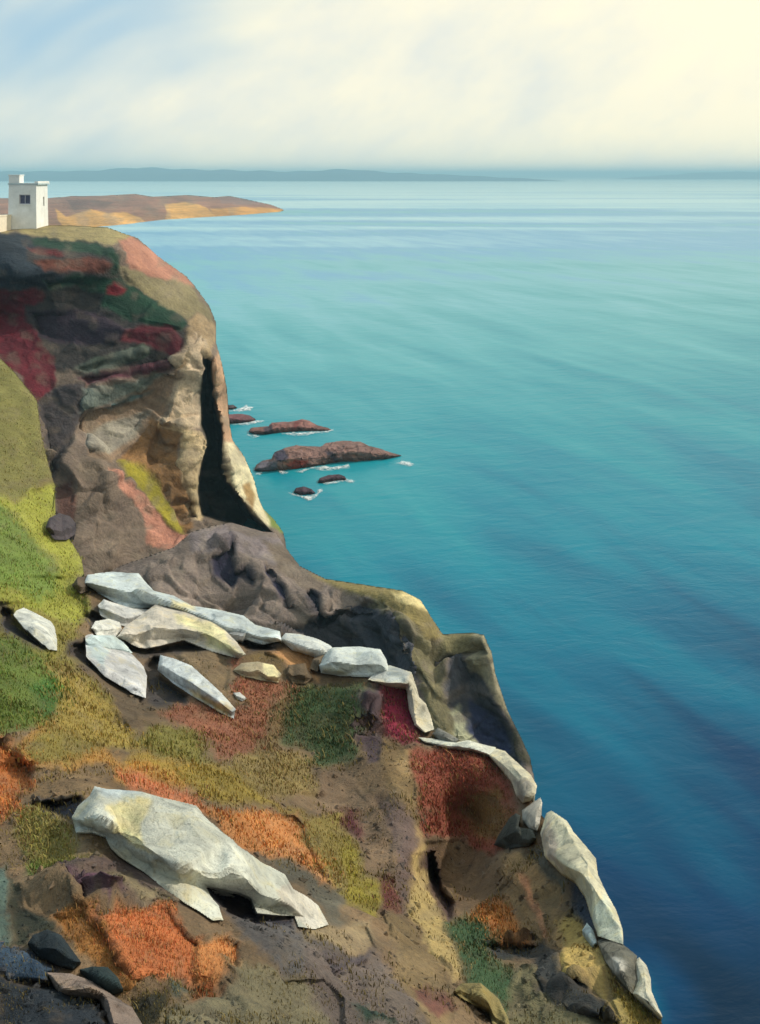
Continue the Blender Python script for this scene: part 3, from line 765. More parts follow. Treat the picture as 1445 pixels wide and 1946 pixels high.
NEAR_PATCH = [
    ((120, 116, 62), G, pg('b', [(-900, -300), (0, 60), (90, 120), (180, 260), (210, 380), (230, 500), (225, 620), (100, 700), (0, 720), (-900, 720)])),
    ((146, 148, 52), G, pg('b', [(-900, 700), (0, 710), (60, 720), (140, 670), (240, 650), (280, 720), (250, 790), (220, 850), (250, 900), (350, 900), (420, 1000), (400, 1080), (330, 1100), (400, 1204), (-900, 1204)])),
    ((108, 128, 56), G, pg('b', [(-900, 780), (0, 760), (90, 820), (200, 960), (280, 1060), (290, 1130), (100, 1100), (0, 1080), (-900, 1000)])),
    ((140, 142, 50), G, pg('c', [(-900, 90), (330, 100), (400, 150), (410, 300), (340, 330), (240, 310), (230, 290), (100, 250), (0, 250), (-900, 250)])),
    ((108, 130, 54), G, pg('c', [(-900, -40), (180, 20), (260, 110), (280, 170), (180, 230), (0, 150), (-900, 150)])),
    ((128, 120, 48), G, pg('c', [(-900, 240), (100, 240), (240, 300), (340, 330), (380, 390), (330, 420), (300, 480), (400, 510), (520, 610), (500, 700), (340, 560), (200, 480), (60, 390), (-900, 380)])),
    ((92, 110, 44), G, pg('c', [(-900, 380), (0, 380), (60, 380), (200, 460), (250, 560), (290, 620), (260, 720), (220, 790), (100, 820), (0, 835), (-900, 835)])),
    ((68, 106, 44), G, pg('c', [(120, 600), (220, 560), (290, 640), (270, 720), (220, 790), (190, 720)])),
    ((150, 130, 58), G, pg('c', [(150, 440), (200, 500), (350, 560), (500, 690), (600, 790), (620, 920), (500, 900), (400, 850), (240, 790), (290, 640), (230, 540)])),
    ((96, 80, 62), R_, pg('c', [(300, 500), (420, 510), (600, 640), (760, 700), (850, 680), (880, 670), (720, 730), (620, 790), (560, 730), (490, 650)])),  # brown rock, darkened by painting in the shadow lying on it
    ((120, 114, 52), G, pg('c', [(620, 830), (700, 790), (880, 810), (930, 870), (940, 920), (1000, 980), (860, 970), (700, 940), (620, 910)])),
    ((138, 86, 64), G, pg('c', [(710, 740), (880, 670), (1060, 740), (1120, 700), (1060, 560), (1180, 590), (1330, 600), (1250, 680), (1210, 800), (1180, 900), (1010, 960), (930, 860), (880, 800)])),
    ((160, 84, 62), G, pg('c', [(1060, 590), (1120, 600), (1110, 640), (1060, 640)])),
    ((160, 80, 62), G, pg('c', [(1030, 480), (1090, 475), (1080, 520), (1040, 530)])),
    ((126, 106, 80), R_, pg('c', [(740, 430), (1050, 430), (1060, 550), (1040, 650), (920, 560), (830, 500)])),
    ((214, 156, 100), R_, pg('c', [(1180, 440), (1440, 450), (1445, 570), (1340, 520), (1290, 500), (1220, 470)])),
    ((122, 100, 60), R_, pg('c', [(1120, 470), (1200, 440), (1290, 490), (1300, 560), (1180, 500)])),
    ((172, 126, 56), G, pg('c', [(200, 790), (420, 870), (480, 900), (540, 960), (800, 950), (830, 1000), (900, 1084), (560, 1084), (480, 990), (300, 990), (150, 1000), (60, 900)])),
    ((130, 116, 50), G, pg('c', [(230, 790), (450, 860), (480, 900), (400, 940), (250, 960), (160, 960), (110, 900)])),
    ((150, 124, 44), G, pg('c', [(600, 930), (820, 960), (1000, 990), (1030, 1084), (860, 1084), (800, 1000), (560, 960)])),
    ((178, 104, 48), G, pg('c', [(-900, 880), (0, 850), (60, 900), (160, 990), (150, 1100), (-900, 1100)])),
    ((178, 104, 48), G, pg('e', [(-900, 0), (160, 0), (130, 100), (80, 160), (70, 220), (10, 240), (-900, 240)])),
    ((130, 104, 74), R_, pg('c', [(160, 1000), (350, 990), (500, 1030), (560, 1084), (420, 1120), (120, 1140)])),
    ((130, 112, 66), G, pg('c', [(1010, 980), (1200, 880), (1330, 900), (1500, 960), (1500, 1100), (1030, 1100)])),
    ((60, 80, 50), G, pg('d', [(250, 620), (560, 605), (660, 635), (660, 760), (560, 820), (520, 960), (370, 980), (340, 900), (230, 860), (130, 880), (190, 700)])),
    ((112, 92, 62), G, pg('d', [(150, 720), (260, 620), (230, 760), (190, 900), (100, 900)])),
    ((84, 68, 76), R_, pg('d', [(580, 630), (668, 625), (672, 820), (660, 970), (600, 970), (560, 820)])),
    ((150, 40, 72), G, pg('d', [(665, 612), (775, 610), (795, 740), (850, 865), (770, 855), (680, 800)])),
    ((186, 84, 104), G, pg('d', [(620, 585), (780, 570), (775, 618), (660, 622)])),
    ((124, 100, 66), R_, pg('d', [(665, 825), (740, 845), (800, 890), (812, 1084), (700, 1084), (660, 970)])),
    ((118, 96, 76), R_, pg('f', [(0, 150), (150, 200), (240, 300), (310, 420), (300, 600), (200, 560), (170, 480), (100, 420), (0, 340)])),
    ((134, 66, 50), G, pg('f', [(370, 85), (600, 85), (690, 110), (750, 220), (770, 330), (720, 480), (660, 520), (560, 440), (500, 420), (420, 440), (395, 250)])),
    ((120, 88, 46), G, pg('f', [(620, 230), (700, 240), (760, 330), (720, 460), (620, 420), (580, 340)])),
    ((112, 88, 64), R_, pg('f', [(420, 450), (560, 440), (680, 500), (740, 500), (760, 600), (700, 680), (620, 720), (530, 720), (480, 600), (430, 520)])),
    ((146, 120, 80), R_, pg('f', [(310, 130), (375, 90), (400, 250), (420, 480), (425, 560), (395, 560), (390, 400), (300, 240)])),
    ((176, 152, 96), R_, pg('f', [(400, 500), (425, 480), (432, 650), (500, 740), (540, 860), (580, 970), (545, 1000), (480, 930), (420, 830), (360, 720), (395, 600)])),
    ((98, 80, 76), R_, pg('f', [(240, 290), (320, 270), (380, 360), (392, 440), (370, 640), (340, 740), (300, 690), (320, 560), (300, 400)])),
    ((98, 50, 46), G, pg('f', [(240, 620), (300, 600), (340, 680), (320, 740), (260, 720)])),
    ((88, 40, 50), G, pg('f', [(90, 310), (140, 330), (190, 400), (170, 440), (110, 400)])),
    ((138, 126, 38), G, pg('f', [(0, 380), (120, 430), (180, 520), (190, 590), (240, 640), (240, 740), (130, 700), (60, 620), (0, 540)])),
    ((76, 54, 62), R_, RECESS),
    ((184, 120, 64), G, pg('e', [(520, 80), (600, 110), (850, 190), (1000, 200), (1250, 225), (1290, 270), (1310, 340), (1400, 520), (1240, 435), (1050, 385), (930, 290), (860, 210), (560, 110)])),
    ((190, 112, 72), G, pg('e', [(480, 30), (600, 70), (830, 150), (870, 215), (700, 180), (540, 120)])),
    ((136, 116, 44), G, pg('e', [(750, 60), (900, 30), (1000, 40), (1200, 180), (1290, 230), (1200, 200), (1050, 170), (850, 160)])),
    ((128, 112, 54), G, pg('e', [(1290, 230), (1440, 200), (1470, 560), (1400, 515), (1335, 420), (1295, 320)])),
    ((94, 90, 80), R_, pg('e', [(1040, 375), (1250, 430), (1330, 490), (1445, 560), (1460, 690), (1380, 700), (1340, 600), (1210, 480)])),
    ((52, 52, 64), R_, HOLLOW1),  # navy tone paints the shadow left of the big outcrop
    ((122, 114, 58), G, pg('e', [(90, 200), (200, 200), (310, 300), (440, 340), (440, 400), (200, 460), (160, 500), (120, 440), (60, 300)])),
    ((90, 120, 48), G, pg('e', [(130, 430), (310, 400), (200, 460), (200, 490), (160, 500)])),
    ((138, 116, 88), R_, pg('e', [(310, 305), (440, 315), (470, 390), (330, 390)])),
    ((94, 78, 76), R_, pg('e', [(200, 460), (450, 395), (700, 500), (800, 600), (700, 610), (500, 600), (350, 630), (290, 560), (250, 510)])),
    ((84, 52, 78), R_, pg('e', [(290, 510), (420, 500), (430, 560), (530, 580), (440, 600), (330, 620)])),
    ((132, 118, 90), R_, pg('e', [(410, 520), (480, 480), (560, 500), (750, 590), (640, 600), (500, 570)])),
    ((132, 108, 80), R_, pg('e', [(60, 500), (250, 510), (330, 620), (400, 660), (200, 650), (110, 580)])),
    ((78, 98, 92), R_, pg('e', [(-500, 440), (30, 440), (45, 550), (60, 790), (-500, 790)])),
    ((48, 52, 42), R_, pg('e', [(40, 480), (70, 480), (110, 590), (220, 680), (210, 720), (130, 740), (120, 800), (60, 790)])),
    ((152, 100, 42), G, pg('e', [(210, 650), (380, 650), (470, 780), (520, 870), (560, 930), (600, 960), (510, 980), (370, 860), (300, 760)])),
    ((188, 106, 56), G, pg('e', [(390, 660), (500, 630), (720, 615), (750, 680), (800, 740), (850, 770), (820, 880), (820, 920), (560, 930), (490, 850), (460, 780)])),
    ((196, 126, 66), G, pg('e', [(850, 780), (960, 740), (1020, 790), (1010, 880), (900, 920), (820, 920), (830, 840)])),
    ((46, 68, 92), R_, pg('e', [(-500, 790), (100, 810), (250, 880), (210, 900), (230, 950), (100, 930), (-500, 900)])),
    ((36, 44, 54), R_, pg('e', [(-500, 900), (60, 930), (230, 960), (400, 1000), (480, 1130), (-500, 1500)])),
    ((46, 44, 30), R_, pg('e', [(540, 1000), (700, 980), (710, 1060), (690, 1150), (600, 1150), (540, 1040)])),
    ((74, 86, 78), R_, pg('e', [(690, 950), (830, 915), (810, 970), (720, 1000)])),
    ((130, 66, 22), G, pg('e', [(830, 930), (900, 905), (945, 970), (810, 1015)])),
    ((122, 114, 90), R_, pg('e', [(700, 1080), (740, 1020), (900, 990), (1000, 920), (910, 850), (1020, 880), (1200, 900), (1380, 920), (1460, 1000), (1460, 1300), (700, 1300)])),
    ((90, 86, 88), R_, pg('e', [(870, 530), (1000, 560), (1100, 650), (1240, 650), (1270, 720), (1445, 790), (1470, 880), (1200, 905), (1130, 840), (1020, 760), (930, 620)])),
    ((50, 50, 66), R_, HOLLOW2),  # shade under the outcrop's prongs put into the ground colour
    ((138, 120, 92), R_, pg('f', [(-40, 790), (200, 785), (250, 880), (120, 870), (-40, 840)])),
    ((102, 90, 86), R_, pg('f', [(-40, 870), (250, 890), (300, 960), (350, 1010), (540, 1100), (500, 1300), (160, 1300), (-40, 1000)])),
    ((74, 66, 74), R_, pg('f', [(40, 900), (250, 890), (180, 930), (50, 950)])),
    ((40, 62, 52), R_, pg('f', [(140, 1090), (260, 1130), (330, 1180), (200, 1180)])),
    ((120, 100, 70), R_, pg('f', [(250, 700), (340, 740), (400, 830), (520, 990), (560, 1100), (500, 1300), (400, 1100), (300, 950), (290, 830)])),
    ((104, 66, 58), R_, pg('f', [(380, 990), (480, 1010), (550, 1100), (500, 1140), (400, 1060)])),
    ((58, 86, 56), G, pg('f', [(510, 760), (620, 730), (680, 690), (640, 780), (800, 830), (760, 900), (660, 880), (800, 980), (770, 1080), (750, 1180), (700, 1060), (600, 1000), (560, 900)])),
    ((172, 108, 46), G, pg('f', [(605, 740), (700, 675), (740, 685), (805, 800), (840, 830), (760, 845), (690, 815)])),
    ((158, 126, 84), R_, pg('f', [(740, 500), (850, 480), (950, 610), (970, 690), (960, 780), (960, 880), (900, 820), (880, 740), (760, 600)])),
    ((128, 106, 74), R_, pg('f', [(860, 640), (950, 640), (940, 780), (900, 830), (880, 740)])),
    ((206, 138, 96), R_, pg('f', [(800, 590), (850, 620), (880, 740), (895, 810), (840, 720)])),
    ((128, 102, 68), R_, pg('f', [(740, 600), (790, 640), (850, 740), (890, 830), (800, 790), (750, 690)])),
    ((182, 154, 84), R_, pg('f', [(955, 780), (1010, 700), (1080, 830), (1140, 930), (1165, 1040), (1145, 1070), (1060, 1025), (970, 970), (955, 890)])),
    ((50, 52, 54), R_, pg('f', [(640, 850), (890, 820), (960, 900), (970, 970), (1060, 1030), (1150, 1070), (1200, 1168), (900, 1100), (850, 1000), (860, 920), (700, 900)])),
    ((108, 102, 74), R_, pg('f', [(760, 1080), (800, 950), (860, 950), (870, 1050), (960, 1110), (1200, 1168), (1200, 1400), (750, 1400)])),
    ((132, 114, 44), G, pg('f', [(1150, 940), (1230, 1050), (1340, 1120), (1400, 1168), (1400, 1400), (1240, 1400), (1200, 1090)])),
    ((180, 158, 88), R_, pg('f', [(1145, 1060), (1180, 1050), (1255, 1168), (1280, 1250), (1220, 1200)])),
    ((90, 88, 78), R_, pg('f', [(820, 480), (880, 480), (970, 580), (1010, 610), (960, 645), (880, 560)])),
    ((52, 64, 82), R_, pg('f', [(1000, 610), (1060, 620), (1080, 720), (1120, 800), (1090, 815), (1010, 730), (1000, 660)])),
] + [((66, 62, 64), R_, g) for g in GAPS]  # dark tone paints the shade between the ledge rocks into the ground
near_depth = TPS(NEAR_PTS, 1e-4)


# ------------------------------------------------------------------ loose rocks and outcrops
def rock_material(name, unit, crack=0.5):
    m, nt, b = node_mat(name)
    at = nt.nodes.new('ShaderNodeAttribute'); at.attribute_name = 'tint'
    tc = nt.nodes.new('ShaderNodeTexCoord')
    o = tc.outputs['Object']
    n1 = noise_node(nt, 1 / (unit * 8), 6, 0.6, o, 0.8)
    n2 = noise_node(nt, 1 / unit, 7, 0.7, o)
    c1 = ramp_node(nt, n1.outputs['Fac'], [(0.30, (.52, .53, .54)), (0.42, (.82, .83, .85)), (0.54, (1, 1, 1)), (0.70, (1.03, .96, .78))])
    c2 = ramp_node(nt, n2.outputs['Fac'], [(0.30, (.62, .61, .58)), (0.46, (1, 1, 1)), (0.75, (1.08, 1.08, 1.06))])
    vo = nt.nodes.new('ShaderNodeTexVoronoi')
    vo.feature = 'DISTANCE_TO_EDGE'
    vo.inputs['Scale'].default_value = 1 / (unit * 14)
    dn = nt.nodes.new('ShaderNodeVectorMath'); dn.operation = 'MULTIPLY_ADD'
    nt.links.new(n1.outputs['Color'], dn.inputs[0])
    dn.inputs[1].default_value = (unit * 9,) * 3
    nt.links.new(o, dn.inputs[2])
    nt.links.new(dn.outputs[0], vo.inputs['Vector'])
    cr = ramp_node(nt, vo.outputs['Distance'], [(0.0, (1 - crack,) * 3), (0.035, (1, 1, 1))])
    c = mul_col(nt, mul_col(nt, mul_col(nt, at.outputs['Color'], c1), c2), cr, 1.0)
    nt.links.new(c, b.inputs['Base Color'])
    b.inputs['Roughness'].default_value = 0.85
    b.inputs['Specular IOR Level'].default_value = 0.3
    bp = nt.nodes.new('ShaderNodeBump'); bp.inputs['Strength'].default_value = 0.9; bp.inputs['Distance'].default_value = unit * 1.3
    nt.links.new(n2.outputs['Fac'], bp.inputs['Height'])
    b2 = nt.nodes.new('ShaderNodeBump'); b2.inputs['Strength'].default_value = 0.6; b2.inputs['Distance'].default_value = unit * 2
    nt.links.new(cr, b2.inputs['Height']); nt.links.new(bp.outputs[0], b2.inputs['Normal'])
    nt.links.new(b2.outputs[0], b.inputs['Normal'])
    return m


MAT_ROCK = rock_material('pale_rock', 0.05, 0.09)
MAT_DARKROCK = rock_material('dark_rock', 0.05, 0.3)
MAT_SEAROCK = rock_material('sea_rock_stone', 0.5, 0.45)


def rock(name, label, cat, outline, T, colour, mat, group=None, base=near_depth, step=2.2, seed=0, patches=(), planes=5, lift=0.04, unit=1.0,
         skirt=None, gain=1.0, fac_amp=None, front=(.22, .42), tilt=1.25, free=False, style='block'):
    """a rock bedded in the slope: its outline, how far it stands proud (T, m) and flat chiselled faces"""
    rng = np.random.RandomState(seed + 100)
    o = np.asarray(outline, float)
    cu, cv = o[:, 0].mean(), o[:, 1].mean()
    R = max(np.ptp(o[:, 0]), np.ptp(o[:, 1])) / 2
    gu, gv = np.meshgrid(np.linspace(o[:, 0].min(), o[:, 0].max(), 40), np.linspace(o[:, 1].min(), o[:, 1].max(), 40))
    inr = max(sdf(outline, gu.ravel(), gv.ravel()).max(), 2.0)
    # columns of the block: upper and lower outline, the arris between its top and its front, and how each front face is turned
    NC = 400
    uk = np.linspace(o[:, 0].min(), o[:, 0].max(), NC)
    vt, vb = np.full(NC, 1e9), np.full(NC, -1e9)
    for k in range(len(o)):
        (x0, y0), (x1, y1) = o[k], o[(k + 1) % len(o)]
        mm = (uk >= min(x0, x1) - .01) & (uk <= max(x0, x1) + .01)
        if x0 != x1:
            yy = y0 + (uk[mm] - x0) / (x1 - x0) * (y1 - y0)
            vt[mm] = np.minimum(vt[mm], yy); vb[mm] = np.maximum(vb[mm], yy)
    kw = 30
    ker = np.exp(-(np.arange(-kw, kw + 1) / 12.0) ** 2); ker /= ker.sum()
    vt = np.convolve(np.pad(vt, kw, 'edge'), ker, 'valid'); vb = np.convolve(np.pad(vb, kw, 'edge'), ker, 'valid')
    nk = max(3, planes)
    kx = np.linspace(o[:, 0].min(), o[:, 0].max(), nk); kx[1:-1] += rng.uniform(-.22, .22, nk - 2) * (kx[1] - kx[0])
    frac = np.interp(uk, kx, rng.uniform(front[0], front[1], nk))
    turn = np.interp(uk, kx, rng.uniform(-.5, .5, nk) * T)
    vs = vb - frac * (vb - vt)
    dbot = base(uk, np.minimum(vb, vt + (vb - vt) * .85))
    dbot = np.polyval(np.polyfit(uk - cu, dbot, 4 if free else 2), uk - cu)
    px_m = dbot.mean() / F

    pl = []
    for k in range(planes):
        a = 2 * math.pi * (k + rng.rand()) / planes
        pl.append((math.cos(a), math.sin(a), rng.uniform(.75, 1.0), rng.uniform(.45, 1.0)))

    def gem(u, v):
        # boulder: a table cut off by flat flanks, standing out of the ground
        s_ = np.maximum(sdf(outline, u, v), 0)
        b = np.minimum(1.0, .22 + .78 * s_ / (inr * .8))
        for (x, y, c0, k) in pl:
            b = np.minimum(b, c0 - k * ((u - cu) * x + (v - cv) * y) / R * .8)
        return base(u, v) - lift - 1.5 * T * np.maximum(b, .16)

    def depth(u, v):
        if style == 'gem':
            return gem(u, v)
        f = np.interp(u, uk, dbot) - lift - T * .35 + np.interp(u, uk, turn) * .6
        s_ = np.interp(u, uk, vs)
        top = f * ((s_ - V0) / np.maximum(v - V0, 40)) ** tilt
        d = np.where(v > s_, f + (v - s_) * px_m * .18, top)
        if not free:
            # the back of the block stays just proud of the ground it lies in
            d = np.minimum(d, base(u, v) - lift - T * .22)
        ed = np.clip(1 - np.maximum(sdf(outline, u, v), 0) / (inr * .35), 0, 1)
        return d + T * .22 * ed ** 2

    def tints(u, v, P):
        c, k = paint(u, v, (colour, 0), patches, gain * (1.0 if free else .97), 7.0 if not free else 3.0, 6.0 if not free else 3.0, seed + 5, .3)
        if free:
            c = c * (.5 + .5 * smoothstep(.3, 1.3, P[:, 2] + .5 * fbm(P / 1.5, 2, seed)))[:, None]     # weed and wet rock at the tide line
        return c, k
    sk = skirt or ((T * .5 + .1, -.05 * unit), (T * 1.3 + .5, -.3 * unit))
    fa = T * (.15 if style == 'gem' else .12) if fac_amp is None else fac_amp
    ob = relief(name, outline, depth, step, mat, tints, rough=((T * .5 + .05, T * .02, 4),), fac=((T * 1.3 + .12, fa), (T * .5 + .05, fa * .4)),
                skirt=sk, seed=seed, sharp=34.0, soft=.15, taper=.05)
    ob.data.set_sharp_from_angle(angle=math.radians(32)) if hasattr(ob.data, 'set_sharp_from_angle') else None
    tag(ob, label, cat, group)
    return ob


